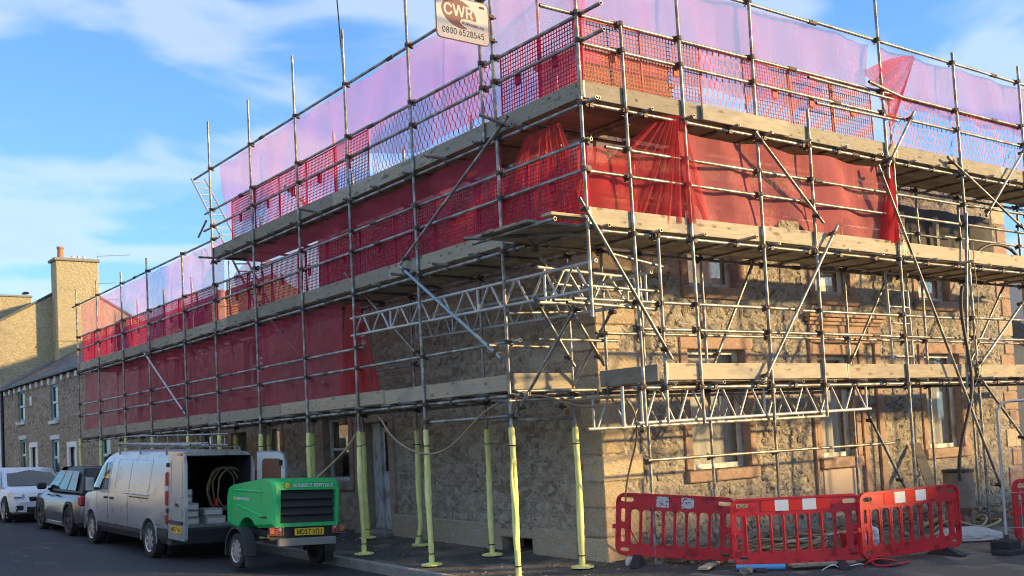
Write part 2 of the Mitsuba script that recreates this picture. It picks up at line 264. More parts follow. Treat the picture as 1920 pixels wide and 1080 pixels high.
def uvc(mesh, val): return np.tile([[val, 0.5]], (len(mesh.vertices), 1))
def blob(size, seed, sub=1):
    m = trimesh.creation.icosphere(subdivisions=sub); r = np.random.default_rng(seed)
    m.vertices *= (0.75 + 0.5 * r.random(len(m.vertices)))[:, None]; m.vertices *= size
    return m
def zpave(x, y): return 0.024 * np.clip(y, -40, 70) - 0.02 + 0.03 * np.clip(np.asarray(x) + 0.25, 0, 2.25)
def zroad(x, y): return 0.024 * np.clip(y, -40, 70) - 0.18 + 0.05 * np.clip(-0.25 - np.asarray(x), 0, 3.5)
def sheet(xs, ys, zf):
    X, Y = np.meshgrid(xs, ys, indexing='ij'); Z = zf(X, Y); v = np.stack([X, Y, Z], -1).reshape(-1, 3)
    n, m = len(xs), len(ys); i, j = np.meshgrid(np.arange(n - 1), np.arange(m - 1), indexing='ij'); a = (i * m + j).ravel()
    f = np.vstack([np.stack([a, a + m, a + m + 1], 1), np.stack([a, a + m + 1, a + 1], 1)])
    return trimesh.Trimesh(v, f, process=False)

# ---------------------------------------------------------------- ground
xs = np.concatenate([[-400, -150, -60, -30], np.linspace(-16, -0.2, 24), np.linspace(1, 30, 12), [60, 150, 400]]); ys = np.concatenate([[-400, -150, -60, -40], np.linspace(-30, 70, 60), [110, 200, 400, 600]])
tag(obj('road', sheet(xs, ys, lambda x, y: zroad(x, y) - 0.0 * x), 'm_asphalt', smooth=True), 'dark asphalt road with pale scuffs under the parked vehicles', 'road', kind='structure')
def bumpy(x, y): return zpave(x, y) + 0.012 * (meshkit.fbm(np.stack([x * 2.2, y * 2.2, x * 0], -1), 3, 3) - 0.5) + 0.10 * np.clip(x - 2.6, 0, 1) * np.clip((y + 0.9) / 1.5, 0, 1) * meshkit.fbm(np.stack([x * 1.7, y * 1.7, x * 0], -1), 4, 9)
pav = sheet(np.concatenate([np.linspace(-0.25, 14, 96), np.linspace(15, 40, 8)]), np.concatenate([np.linspace(-3.2, 3.4, 60), np.linspace(3.6, 48, 60)]), bumpy)
tag(obj('pavement', pav, 'm_pavement', smooth=True), 'dirty tarmac pavement round the foot of the scaffolded corner', 'pavement', kind='structure')
kerb = thing('kerb', 'pale concrete kerb along the pavement edge behind the green trailer', 'kerb'); tag(kerb, kind='structure')
for k in range(56):
    y0 = -3.2 + 0.915 * k; m = cb(-0.375, -0.252, y0 + 0.004, y0 + 0.911, -0.35, 0, 0.018); m.vertices[:, 2] += zpave(-0.25, m.vertices[:, 1]) + 0.004
    obj('kerb_stone', m, 'm_kerb', kerb)

# ---------------------------------------------------------------- the corner building
bld = thing('corner_building', 'scaffolded stone corner building stripped back to rubble masonry with red sandstone window surrounds', 'building')
WT = 6.8
class Side:
    """wall-local coordinates: s along the wall, d into the building, z up"""
    def __init__(s, name): s.name = name
    def P(s, S, D, Z): return np.stack(np.broadcast_arrays(S, 1.95 + np.asarray(D), Z) if s.name == 'R' else np.broadcast_arrays(1.75 + np.asarray(D), S, Z), -1)
    def w(s, mesh):
        m = mesh.copy(); v = m.vertices; m.vertices = s.P(v[:, 0], v[:, 1], v[:, 2])
        if s.name == 'L': m.invert()
        return m
RW, LW = Side('R'), Side('L')
def zfoot(side, s): return (zpave(s, 1.9) if side.name == 'R' else zpave(1.7, s))
holes = {'R': [(3.65, 5.0, 1.33, 3.28), (6.92, 7.92, 1.36, 3.2), (10.22, 11.45, 1.37, 3.25), (3.78, 4.95, 4.3, 5.75), (7.0, 8.0, 4.3, 5.75), (10.2, 11.3, 4.3, 5.75)],
         'L': [(8.2, 9.25, 0.25, 2.45), (9.85, 11.0, 1.28, 2.62), (8.9, 9.9, 3.5, 4.9), (13.2, 14.2, 1.3, 2.6), (15.2, 16.2, 0.4, 2.5), (17.5, 18.6, 1.4, 2.7), (14, 15.1, 3.5, 4.7), (19, 20.1, 3.5, 4.7), (3.7, 4.56, 0.10, 0.355)]}
rects = {}
def wall(side, s0, s1, z1, parent):
    pol = sbox(s0, -0.6, s1, z1)
    for h in holes[side.name]: pol = pol.difference(sbox(h[0], h[2], h[1], h[3]))
    m = extrude(pol, 0.42); m.vertices = m.vertices[:, [0, 2, 1]]; m.invert()
    return obj('wall', side.w(m), 'm_mortar' if side.name == 'R' else 'm_mortar_brown_fill', parent)
wR = wall(RW, 1.75, 13.6, WT, bld); wL = wall(LW, 2.372, 10.9, WT, bld)
def wall2():
    pol = sbox(10.902, -0.3, 23.4, 5.0)
    for h in holes['L']: pol = pol.difference(sbox(h[0], h[2], h[1], h[3]))
    m = extrude(pol, 0.42); m.vertices = m.vertices[:, [0, 2, 1]]; m.invert(); return obj('wall', LW.w(m), 'm_mortar_brown_fill', bld)
wL2 = wall2()
tag(wL2, 'lower left wall behind the dark red netting')
obj('wall', bx(13.18, 13.6, 2.374, 9.8, -0.4, WT), 'm_mortar', bld); obj('wall', bx(2.2, 13.6, 9.802, 10.2, -0.4, 6.75), 'm_mortar', bld); obj('wall', bx(2.175, 7.5, 23.0, 23.4, -0.3, 5.0), 'm_mortar', bld); obj('wall', bx(7.1, 7.5, 10.21, 22.99, -0.3, 5.0), 'm_mortar', bld)
def stone(w, h, n=9, dome=0.03, seed=0):
    """an irregular rounded rubble stone in the (s, z) plane, centre at the origin, its face towards -d"""
    r = np.random.default_rng(seed); t = (np.arange(n) + r.uniform(-0.3, 0.3, n)) * 2 * np.pi / n
    e = 4.5; c, s = np.cos(t), np.sin(t); k = (np.abs(c) ** e + np.abs(s) ** e) ** (-1 / e) * r.uniform(0.86, 1.02, n)
    o = np.stack([c * k * w / 2, s * k * h / 2], 1); a = o * 0.97; b = o * r.uniform(0.70, 0.85, (n, 1))
    tilt = r.uniform(-0.25, 0.25, 2); hgt = lambda p, d: -(d + dome * (tilt[0] * p[:, 0] / w + tilt[1] * p[:, 1] / h) * 2)
    v = np.vstack([np.column_stack([o[:, 0], np.full(n, 0.03), o[:, 1]]), np.column_stack([a[:, 0], -0.3 * dome + 0 * a[:, 0], a[:, 1]]), np.column_stack([b[:, 0], hgt(b, dome * r.uniform(0.75, 1.1, n)), b[:, 1]]), [[0, -dome * r.uniform(0.9, 1.3), 0]]])
    i = np.arange(n); j = (i + 1) % n; f = []
    for q in (0, n): f += [np.stack([i + q, j + q, j + q + n], 1), np.stack([i + q, j + q + n, i + q + n], 1)]
    f.append(np.stack([i + 2 * n, j + 2 * n, i * 0 + 3 * n], 1))
    return trimesh.Trimesh(v, np.vstack(f), process=False)
def rubble(side, s0, s1, z1, parent, limit, seed, keepout, rough=1.0, sbias=0.0):
    r = np.random.default_rng(seed); out = []; z = -0.25
    while z < z1:
        h = r.uniform(0.13, 0.30); s = s0 + r.uniform(-0.2, 0)
        while s < s1:
            w = r.uniform(0.16, 0.58) if r.random() < 0.8 else r.uniform(0.09, 0.14); c = (s + w / 2, z + h / 2 + r.uniform(-0.025, 0.025)); hh = h * r.uniform(0.78, 1.12)
            ok = c[0] - w / 2 > s0 and c[0] + w / 2 < s1 and c[1] + hh / 2 < z1 and c[1] > zfoot(side, c[0]) and all(c[0] + w / 2 < k[0] or c[0] - w / 2 > k[1] or c[1] + hh / 2 < k[2] or c[1] - hh / 2 > k[3] for k in keepout)
            if ok and r.random() < 0.93:
                m = stone(w - 0.012, hh - 0.008, 9, r.uniform(0.004, 0.024) * rough, int(r.integers(1 << 30)))
                a = r.normal(0, 0.06); R = np.array([[math.cos(a), 0, -math.sin(a)], [0, 1, 0], [math.sin(a), 0, math.cos(a)]])
                m.vertices = m.vertices @ R.T + [c[0], 0, c[1]]; out.append((w * hh, side.w(m), r.random()))
            s += w
        z += h
    dist = lambda m: np.linalg.norm(m.vertices.mean(0) - CAM_O)
    out.sort(key=lambda o: -o[0] / dist(o[1]) ** 2)
    mt = 'm_stone' if side.name == 'R' else 'm_stone_brown_fill'
    for _, m, u in out[:limit]: obj('stone', m, mt, parent, uv=uvc(m, u))
    rest = out[limit:]
    if rest:
        mm = trimesh.util.concatenate([m for _, m, _ in rest]); uv = np.vstack([uvc(m, u) for _, m, u in rest])
        tag(obj('small_stones', mm, mt, parent, uv=uv), kind='stuff')
grow = lambda h, l, r, b, t: (h[0] - l, h[1] + r, h[2] - b, h[3] + t)
koR = [grow(h, .2, .2, .22, .2) for h in holes['R']]; koR[1] = (6.7, 8.82, -1, 4.0); koR += [(0, 2.30, -1, 9)] + [(13.05, 14, -1, 9)]
koL = [grow(h, .22, .22, .25, .2) for h in holes['L']] + [(0, 2.55, -1, 9)]
rubble(RW, 1.75, 13.6, WT - 0.05, wR, 300, 3, koR, 1.0); rubble(LW, 1.95, 10.85, WT - 0.05, wL, 300, 4, koL, 0.8); rubble(LW, 10.95, 23.35, 4.95, wL2, 40, 5, koL, 0.6)
# plinth ledge of the left wall and a dark vent in it
for a, b in ((2.6, 3.7), (4.55, 8.15)):
    m = LW.w(cb(a, b, -0.07, 0.0, -0.3, 0.0, 0.02)); m.vertices[:, 2] += np.where(m.vertices[:, 2] > -0.15, zpave(1.7, m.vertices[:, 1]) + 0.42, 0); obj('plinth', m, 'm_quoin', wL, uv=uvc(m, 0.1))
m = LW.w(cb(3.7, 4.55, -0.07, 0.0, 0.36, 0.5, 0.02)); obj('plinth', m, 'm_quoin', wL, uv=uvc(m, 0.1))
# quoins at the street corner and at the far right corner
z = 0.02; k = 0
while z < WT - 0.1:
    h = 0.36 + 0.09 * rng.random(); a, b = (0.80, 0.42) if k % 2 else (0.44, 0.78); g = 0.015
    t = rng.random(); t2 = rng.random()
    m = cb(1.75 - 0.028 - 0.008 * rng.random(), 1.75 + a, 1.95 - 0.028 - 0.008 * rng.random(), 1.95 + b, z + g, z + h - g, 0.016); obj('quoin', m, 'm_quoin', wR, uv=uvc(m, t))
    a2 = 0.52 if k % 2 else 0.34
    m = cb(13.6 - a2, 13.626, 1.925, 2.4, z + g, z + h - g, 0.014); obj('quoin', m, 'm_sand' if k % 3 else 'm_quoin', wR, uv=uvc(m, t2))
    z += h; k += 1
# windows
def window(side, h, sur='m_sand', frame='m_white_dirty', curtain=None, sill_lug=0.18, sash=True, parent=None, jamb=0.17):
    s0, s1, z0, z1 = h; par = key('window', parent); P = side.w
    for a, b in ((s0 - jamb, s0), (s1, s1 + jamb)):
        n = max(2, int((z1 - z0) / 0.6)); zz = np.linspace(z0, z1, n + 1)
        for q in range(n): m = P(cb(a, b, -0.03 - 0.006 * rng.random(), 0.2, zz[q] + 0.004, zz[q + 1] - 0.004, 0.012)); obj('jamb_stone', m, sur, par, uv=uvc(m, rng.random()))
    m = P(cb(s0 - jamb, s1 + jamb, -0.035, 0.2, z1, z1 + 0.19, 0.014)); obj('lintel', m, sur, par, uv=uvc(m, 0.6))
    m = P(cb(s0 - sill_lug, s1 + sill_lug, -0.085, 0.2, z0 - 0.19, z0 - 0.002, 0.02)); obj('sill', m, sur, par, uv=uvc(m, 0.3))
    fr = extrude(sbox(s0 + 0.004, z0 + 0.004, s1 - 0.004, z1 - 0.004).difference(sbox(s0 + 0.075, z0 + 0.085, s1 - 0.075, z1 - 0.075)), 0.06); fr.vertices = fr.vertices[:, [0, 2, 1]] + [0, 0.14, 0]
    obj('frame', P(fr), frame, par)
    if sash: obj('meeting_rail', P(cb(s0 + 0.075, s1 - 0.075, 0.145, 0.195, (z0 + z1) / 2 - 0.03, (z0 + z1) / 2 + 0.03)), frame, par)
    obj('pane', P(trimesh.Trimesh([[s0 + 0.07, 0.17, z0 + 0.08], [s1 - 0.07, 0.17, z0 + 0.08], [s1 - 0.07, 0.17, z1 - 0.07], [s0 + 0.07, 0.17, z1 - 0.07]], [[0, 1, 2], [0, 2, 3]])), 'm_glass', par)
    if curtain:
        n = 40; t = np.linspace(s0, s1, n); d = 0.29 + 0.008 * np.sin(t * 23) + 0.004 * np.sin(t * 61); v = np.vstack([np.column_stack([t, d, 0 * t + z0]), np.column_stack([t, d + 0.01, 0 * t + z1])]); i = np.arange(n - 1)
        obj('curtain', P(trimesh.Trimesh(v, np.vstack([np.stack([i, i + 1, i + n + 1], 1), np.stack([i, i + n + 1, i + n], 1)]), process=False)), 'm_curtain' if z0 > 3.9 else 'm_blind', par, smooth=True)
    return par
hR, hL = holes['R'], holes['L']
window(RW, hR[0], curtain=True, sash=False, parent=bld); window(RW, hR[2], curtain=True, sash=False, parent=bld)
for q in (3, 4, 5): window(RW, hR[q], curtain=True, parent=bld)
for q in (1, 2, 3, 5, 6, 7): window(LW, hL[q], curtain=(q == 3), parent=bld)
# pedimented bay of the right facade: window over a rendered panel between sandstone pilasters
par = window(RW, hR[1], sill_lug=0.1, curtain=True, sash=False, parent=bld, jamb=0.15)
for a, b, d in ((6.69, 6.765, 0.05), (8.08, 8.24, 0.06), (8.58, 8.76, 0.06)): m = RW.w(cb(a, b, -d, 0.1, 0.15, 3.44, 0.012)); obj('pilaster', m, 'm_sand', par, uv=uvc(m, 0.4))
for z0, z1, d, e in ((3.42, 3.50, 0.075, 0.02), (3.502, 3.735, 0.04, 0.0), (3.737, 3.80, 0.075, 0.03), (3.802, 3.87, 0.11, 0.06), (3.872, 3.95, 0.16, 0.10)): m = RW.w(cb(6.72 - e, 8.78 + e, -d, 0.1, z0, z1, 0.012)); obj('cornice', m, 'm_sand', par, uv=uvc(m, 0.5))
obj('rendered_panel', RW.w(cb(6.9, 7.95, -0.02, 0.1, 0.3, 1.14, 0.01)), 'm_plaster', par)
m = RW.w(cb(8.25, 8.57, -0.012, 0.1, 0.2, 3.4, 0.01)); obj('infill', m, 'm_mortar', par)
# doorway of the left facade
s0, s1, z0, z1 = hL[0]; door = key('door', bld); P = LW.w
for a, b in ((s0 - 0.2, s0), (s1, s1 + 0.34)):
    m = P(cb(a, b, -0.05, 0.38, z0 - 0.2, z1, 0.015)); obj('jamb', m, 'm_sand', door, uv=uvc(m, 0.5))
m = P(cb(s0 - 0.2, s1 + 0.34, -0.055, 0.38, z1 + 0.002, z1 + 0.24, 0.015)); obj('lintel', m, 'm_sand', door, uv=uvc(m, 0.5))
obj('threshold', P(cb(s0 - 0.1, s1 + 0.1, -0.25, 0.4, z0 - 0.3, z0 + 0.05, 0.015)), 'm_kerb', door)
obj('leaf', P(cb(s0 + 0.09, s0 + 0.72, 0.26, 0.31, z0 + 0.06, z1 - 0.1)), 'm_white_dirty', door)
for q in ((z0 + 0.2, z0 + 0.62), (z0 + 0.72, z0 + 1.12)): obj('panel', P(cb(s0 + 0.19, s0 + 0.62, 0.243, 0.262, *q, 0.012)), 'm_white_dirty', door)
obj('pane', P(bx(s0 + 0.19, s0 + 0.62, 0.252, 0.258, z0 + 1.22, z1 - 0.2)), 'm_carglass', door)
for a, b in ((s0 + 0.01, s0 + 0.085), (s0 + 0.725, s1 - 0.01)): obj('frame', P(cb(a, b, 0.2, 0.33, z0 + 0.06, z1 - 0.005)), 'm_white_dirty', door)
obj('lock_box', P(cb(s0 + 0.15, s0 + 0.2, 0.225, 0.258, z0 + 1.0, z0 + 1.12)), 'm_coupler', door)
# roofs, corner parapet, chimneys
def slope_roof(name, pts, parent): return obj(name, trimesh.convex.convex_hull(np.array(pts, float)), 'm_slate', parent, uv=None)
def prism_roof(name, x0, x1, y0, y1, z0, rise, parent, mat='m_slate', over=0.12):
    """ridge along y"""
    xm = (x0 + x1) / 2; v = [[x0 - over, y, z0 - 0.03] for y in (y0, y1)] + [[x1 + over, y, z0 - 0.03] for y in (y0, y1)] + [[xm, y, z0 + rise] for y in (y0, y1)]
    m = trimesh.convex.convex_hull(np.array(v, float)); return obj(name, m, mat, parent, uv=uvc(m, 0.4))
prism_roof('roof', 1.75, 7.5, 10.95, 23.4, 5.02, 1.05, bld)
m = trimesh.convex.convex_hull(np.array([[1.9, 2.1, 6.78], [13.5, 2.1, 6.78], [1.9, 10.1, 6.78], [13.5, 10.1, 6.78], [4.5, 5.5, 7.1], [11, 5.5, 7.1], [4.5, 7, 7.1], [11, 7, 7.1]])); obj('roof', m, 'm_slate', bld, uv=uvc(m, 0.3))
par = key('corner_parapet', bld); nb = 0; z = WT
while z < 7.8:
    h = 0.205
    for side, L0, L1 in (('R', 1.75, 3.6), ('L', 2.15, 3.0)):
        s = L0 - (0.2 if nb % 2 else 0)
        while s < L1:
            e = min(s + 0.4, L1); b0 = max(s, L0)
            if e - b0 > 0.06:
                m = cb(b0 + 0.006, e - 0.006, 1.942, 2.15, z + 0.006, z + h - 0.006, 0.008) if side == 'R' else cb(1.742, 1.95, b0 + 0.006, e - 0.006, z + 0.006, z + h - 0.006, 0.008)
                obj('brick', m, 'm_brick', par, uv=uvc(m, rng.random()))
            s += 0.4
    z += h; nb += 1
obj('core', bx(1.75, 3.59, 1.95, 2.99, WT, z - 0.01), 'm_mortar', par); obj('coping', cb(1.70, 3.65, 1.90, 3.05, z, z + 0.07), 'm_quoin', par)
def chimney(x, y, z0, z1, w, d, pots, parent, mat='m_brick', name='chimney'):
    c = key(name, parent); m = cb(x - w / 2, x + w / 2, y - d / 2, y + d / 2, z0, z1, 0.01); obj('stack', m, mat, c, uv=uvc(m, 0.5)); m = cb(x - w / 2 - 0.05, x + w / 2 + 0.05, y - d / 2 - 0.05, y + d / 2 + 0.05, z1, z1 + 0.08); obj('cap', m, mat, c, uv=uvc(m, 0.3))
    for q in range(pots):
        px = x + (q - (pots - 1) / 2) * 0.4; obj('pot', trimesh.util.concatenate([cyl([px, y, z1 + 0.08], [px, y, z1 + 0.5], 0.13, 14, 0.11), cyl([px, y, z1 + 0.5], [px, y, z1 + 0.56], 0.135, 14)]), 'm_pot', c, smooth=40)
chimney(4.6, 14.6, 5.4, 7.4, 0.9, 0.6, 1, bld); chimney(4.4, 23.1, 5.2, 6.7, 0.9, 0.55, 1, bld); chimney(5.0, 11.3, 5.4, 8.2, 0.8, 0.6, 2, bld); chimney(5.6, 4.6, 6.0, 8.6, 1.0, 0.6, 2, bld); chimney(9.6, 5.0, 6.0, 7.9, 0.9, 0.6, 2, bld)

# ---------------------------------------------------------------- the scaffold
scf = thing('scaffold', 'galvanised tube scaffold with timber toe boards wrapped round the corner building on three lifts', 'scaffolding')
G = {1: 2.58, 2: 4.60, 3: 6.20}
def coupler_mesh():
    p = [cyl([0, 0, -.026], [0, 0, .026], .035, 10), cyl([-.03, .055, 0], [.03, .055, 0], .034, 10), bx(-.028, .028, .012, .05, -.03, .03),
         cyl([.036, -.02, 0], [.036, .05, .0], .009, 6), cyl([.03, .075, -.042], [-.005, .075, -.042], .009, 6), bx(.028, .05, -.012, .01, -.022, .022), cyl([-.045, .02, .012], [-.03, .02, .012], .016, 6), bx(-.025, .02, .06, .09, .03, .046)]
    return trimesh.util.concatenate(p)
CPL = mikit.ply(coupler_mesh(), 'm_coupler')
def coupler(at, side, parent):
    """right-angle coupler on a standard; the ledger lies towards the building"""
    if side == 'R': u, v = np.array([1., 0, 0]), np.array([0, 1., 0])
    else: u, v = np.array([0, -1., 0]), np.array([1., 0, 0])
    if rng.random() < 0.5: u = -u; w = np.array([0, 0, -1.])
    else: w = np.array([0, 0, 1.])
    e = 1.12
    put('coupler', {**CPL, 'to_world': frame_T(np.array(at, float) + rng.normal(0, .006, 3) * [0, 0, 1], u * e, v * e, w * e)}, parent)
stdk = {}
def standard(side, s, z0, z1, off=0.0, lean=0.0, mat='m_tube'):
    P = lambda z: np.array([off, s + lean * (z - z0), z]) if side == 'L' else np.array([s + lean * (z - z0), off, z])
    k = tube('standard', P(z0), P(z1), scf, mat=mat); stdk.setdefault((side, round(off, 2)), []).append((k, s, z0, z1, P)); return k
LS = [23.48, 21.37, 19.09, 16.95, 14.42, 12.50, 10.30, 8.15, 6.21, 4.06, 1.83]
LT = [7.15, 7.10, 7.0, 7.02, 6.72, 9.32, 9.17, 9.42, 9.24, 9.15, 9.1]
for s, t in zip(LS, LT): standard('L', s, zpave(0, s) + 0.01, t, lean=rng.normal(0, 0.002))
standard('L', 0.0, 3.46, 9.0); standard('L', 2.13, 6.22, 8.75)
for s, a, b in ((0.82, 2.06, 7.37), (1.22, 2.08, 4.58), (1.90, 2.06, 9.0), (3.35, 2.10, 9.0), (4.55, 2.08, 6.76), (6.55, 5.9, 9.0), (6.70, None, 6.25), (8.82, None, 8.37), (10.92, None, 8.5), (13.0, None, 8.5)):
    standard('R', s, zpave(s, 0) + 0.01 if a is None else a, b, lean={0.82: -0.012, 1.9: -0.011, 6.55: -.02, 8.82: -.022}.get(s, 0.0) if s != 8.82 else -0.015)
for s in LS: standard('L', s, zpave(1.15, s) + 0.01, 7.3 if s < 12.6 else 6.6, off=1.15)
standard('L', 2.2, 6.2, 8.9, off=1.16); standard('L', 8.9, 6.2, 8.3, off=1.18)
for s in (1.22, 1.95, 3.25, 4.72, 6.78, 8.45, 9.10, 10.5, 12.7): standard('R', s, zpave(s, 1.15) + 0.01 if s > 1.5 else 2.5, 7.9 if s in (4.72, 6.78, 8.45) else 6.9, off=1.15)
def ledger(side, s0, s1, z, off=0.054, hasc=True, pieces=None, mat='m_tube'):
    cuts = [s0]
    while s1 - cuts[-1] > 6.4: cuts.append(cuts[-1] + rng.uniform(4.2, 6.2))
    cuts.append(s1)
    for a, b in zip(cuts[:-1], cuts[1:]):
        zz = z + rng.normal(0, 0.006); A, B = ((off, a, zz), (off, b, zz)) if side == 'L' else ((a, off, zz), (b, off, zz))
        k = tube('ledger', A, B, scf, mat=mat)
        if b < s1 - 0.1: m = trimesh.util.concatenate([cyl(np.array(B) - (np.array(B) - A) / np.linalg.norm(np.array(B) - A) * .09, np.array(B) + (np.array(B) - A) / np.linalg.norm(np.array(B) - A) * .09, .034, 10)]); obj('sleeve_coupler', m, 'm_coupler', k)
    base = 0.0 if off < 0.6 else 1.15
    if hasc:
        for (k, s, z0, z1, P) in stdk[(side, base)]:
            if s0 - 0.02 < s < s1 + 0.02 and z0 < z < z1: coupler(P(z), side, k)
for z, a, b in ((8.28, 0.0, 13.6), (7.36, -0.42, 13.0), (7.0, -0.45, 13.1), (6.2, -0.25, 12.75), (6.70, 12.2, 24.1), (5.70, -0.1, 23.7), (5.35, 0.0, 23.65), (4.60, 1.35, 23.7), (3.68, 5.95, 23.75), (3.33, 1.6, 23.75), (2.58, 1.45, 23.8)): ledger('L', a, b, z)
for z, a, b in ((8.20, -0.3, 13.6), (7.36, -0.55, 13.6), (7.0, 0.03, 13.6), (6.2, 0.03, 13.6), (5.68, 0.42, 13.6), (5.33, 0.03, 13.6), (4.57, 0.22, 13.6), (3.68, -0.25, 13.6), (3.33, 0.75, 13.6), (2.56, 0.80, 13.6)): ledger('R', a, b, z)
for z in (2.58, 4.6): ledger('L', 1.4, 23.7, z, off=1.204)
ledger('L', 0.4, 12.7, 6.2, off=1.204); ledger('L', 6.0, 23.7, 3.4, off=1.204)
for z in (2.56, 4.57, 6.2, 5.4, 3.4): ledger('R', 0.3 if z > 4 else 1.1, 13.4, z, off=1.204)
ledger('R', 1.85, 7.8, 1.56, off=1.095); ledger('L', 1.7, 4.2, 2.30, off=0.054)
tube('ledger', (6.1, -.055, 7.42), (7.0, -.055, 7.30), scf); tube('ledger', (4.55, -.06, 7.24), (6.7, -.06, 7.22), scf); tube('ledger', (4.7, -.06, 6.86), (6.8, -.06, 6.88), scf)
# short ties and horizontals at the open lower corner
for a, b in (((-.3, 1.86, 3.28), (.75, 1.86, 3.27)), ((-.25, 1.80, 2.50), (1.25, 1.80, 2.53)), ((-.15, 1.90, 2.24), (1.2, 1.90, 2.24)), ((0.0, 1.77, 3.72), (1.6, 1.77, 3.80)), ((.4, .08, 4.30), (1.35, .08, 4.18)), ((-.55, .08, 3.66), (1.75, .08, 3.70)), ((-.1, .07, 3.86), (1.3, .07, 3.84)), ((-.35, .07, 3.64), (1.2, .08, 3.60)), ((0.2, 1.1, 4.05), (1.7, 1.1, 4.0)), ((.06, 1.2, 3.3), (1.5, 1.2, 3.3))): tube('transom', a, b, scf)
# transoms under the platforms
def transoms(side, s0, s1, z, step):
    s = s0
    while s < s1:
        o0, o1 = -0.10 - rng.random() * (0.3 if rng.random() < 0.18 else 0.05), 1.32 + 0.1 * rng.random(); zz = z + 0.047
        k = tube('transom', (o0, s, zz) if side == 'L' else (s, o0, zz), (o1, s, zz) if side == 'L' else (s, o1, zz), scf)
        m = trimesh.util.concatenate([cyl((0, 0, -.03), (0, 0, .03), .034, 8), bx(-.03, .03, -.035, .035, -.05, .02)]); m.apply_translation((0.054, s, zz - .03) if side == 'L' else (s, 0.054, zz - .03)); obj('coupler', m, 'm_coupler', k)
        s += step * rng.uniform(0.85, 1.15)
transoms('L', 1.6, 23.4, G[1], 0.95); transoms('L', 1.6, 23.4, G[2], 0.95); transoms('L', 1.3, 12.6, G[3], 1.0)
transoms('R', 1.3, 13.2, 2.56, 0.8); transoms('R', 0.25, 13.2, 4.57, 0.8); transoms('R', 0.2, 13.2, G[3], 0.85)
# platform boards and toe boards
def plank(side, s0, s1, o0, o1, z0, z1, name, mat, rise=0.0):
    m = cb(s0, s1, o0, o1, z0, z1, 0.004)
    if side == 'L': m.vertices = m.vertices[:, [1, 0, 2]]; m.invert()
    k = obj(name, m, mat, scf, uv=uvc(m, rng.random())); return k
def deck(side, s0, s1, z, mat, n=5, o=0.075):
    for r in range(n):
        s = s0
        while s < s1 - 0.2:
            e = min(s + (3.9 if s > s0 else rng.uniform(1.8, 3.9)), s1); plank(side, s + 0.004, e - 0.004, o + r * 0.23, o + r * 0.23 + 0.222, z + 0.074 + 0.003 * rng.random(), z + 0.111, 'platform_board', mat); s = e
deck('L', 1.85, 23.45, G[1], 'm_board'); deck('L', 1.25, 23.45, G[2], 'm_board'); deck('L', 1.25, 12.5, G[3], 'm_board')
deck('R', 1.25, 13.3, 2.56, 'm_board_new'); deck('R', 0.03, 13.3, 4.57, 'm_board'); deck('R', 0.03, 13.3, G[3], 'm_board')
for q, (y0, x1) in enumerate(((0.30, .1), (0.54, .1), (0.78, .1), (1.02, .1), (1.26, .1))):
    m = cb(-0.78 + 0.05 * rng.random(), x1, y0, y0 + .222, 4.66, 4.698, 0.004); obj('platform_board', m, 'm_board', scf, uv=uvc(m, rng.random()))
tube('transom', (-.62, -.12, 4.63), (-.62, 1.65, 4.63), scf); tube('transom', (-.85, 1.52, 4.66), (.3, .35, 4.60), scf)
m = cb(-.6, .02, -.02, .18, 4.705, 4.743, .004); obj('platform_board', m, 'm_board_new', scf, uv=uvc(m, .6))
def toe(side, s0, s1, z, mat, end0=0):
    s = s0; lap = 0
    while s < s1 - 0.15:
        e = min(s + rng.uniform(3.3, 3.9), s1)
        if s1 - e < 0.8: e = s1
        o = 0.030 if not lap else 0.030; dz = rng.uniform(-0.01, 0.012)
        k = plank(side, s + 0.003, e - 0.003, o, o + 0.037, z + 0.085 + dz, z + 0.31 + dz, 'toe_board', mat)
        for ee in (s + 0.012, e - 0.035):
            m = cb(ee, ee + 0.024, o - 0.0022, o + 0.0392, z + 0.088 + dz, z + 0.307 + dz, 0.001)
            if side == 'L': m.vertices = m.vertices[:, [1, 0, 2]]; m.invert()
            obj('end_band', m, 'm_hoop', k)
        s = e
toe('L', 1.88, 9.4, G[1], 'm_board_new'); toe('L', 9.4, 23.5, G[1], 'm_board'); toe('L', 1.2, 23.5, G[2], 'm_board'); toe('L', 0.02, 12.55, G[3], 'm_board')
toe('R', 1.27, 13.4, 2.56, 'm_board_new'); toe('R', 0.06, 13.4, 4.57, 'm_board_new'); toe('R', 0.07, 13.4, G[3], 'm_board')
m = cb(.06, 1.10, 1.79, 1.828, 2.665, 2.89, .004); obj('toe_board', m, 'm_board_new', scf, uv=uvc(m, .4)); m = cb(1.165, 1.203, .10, 1.25, 2.645, 2.87, .004); obj('toe_board', m, 'm_board', scf, uv=uvc(m, .2)); m = cb(-.02, .02, -.03, .03, 6.27, 6.60, .004); obj('toe_board', m, 'm_board', scf, uv=uvc(m, .2))
m = cb(2.2, 4.05, -.036, .0, 6.27, 6.49, .004); m.vertices[:, 1] -= .0; obj('toe_board', m, 'm_board_new', scf, uv=uvc(m, .8))
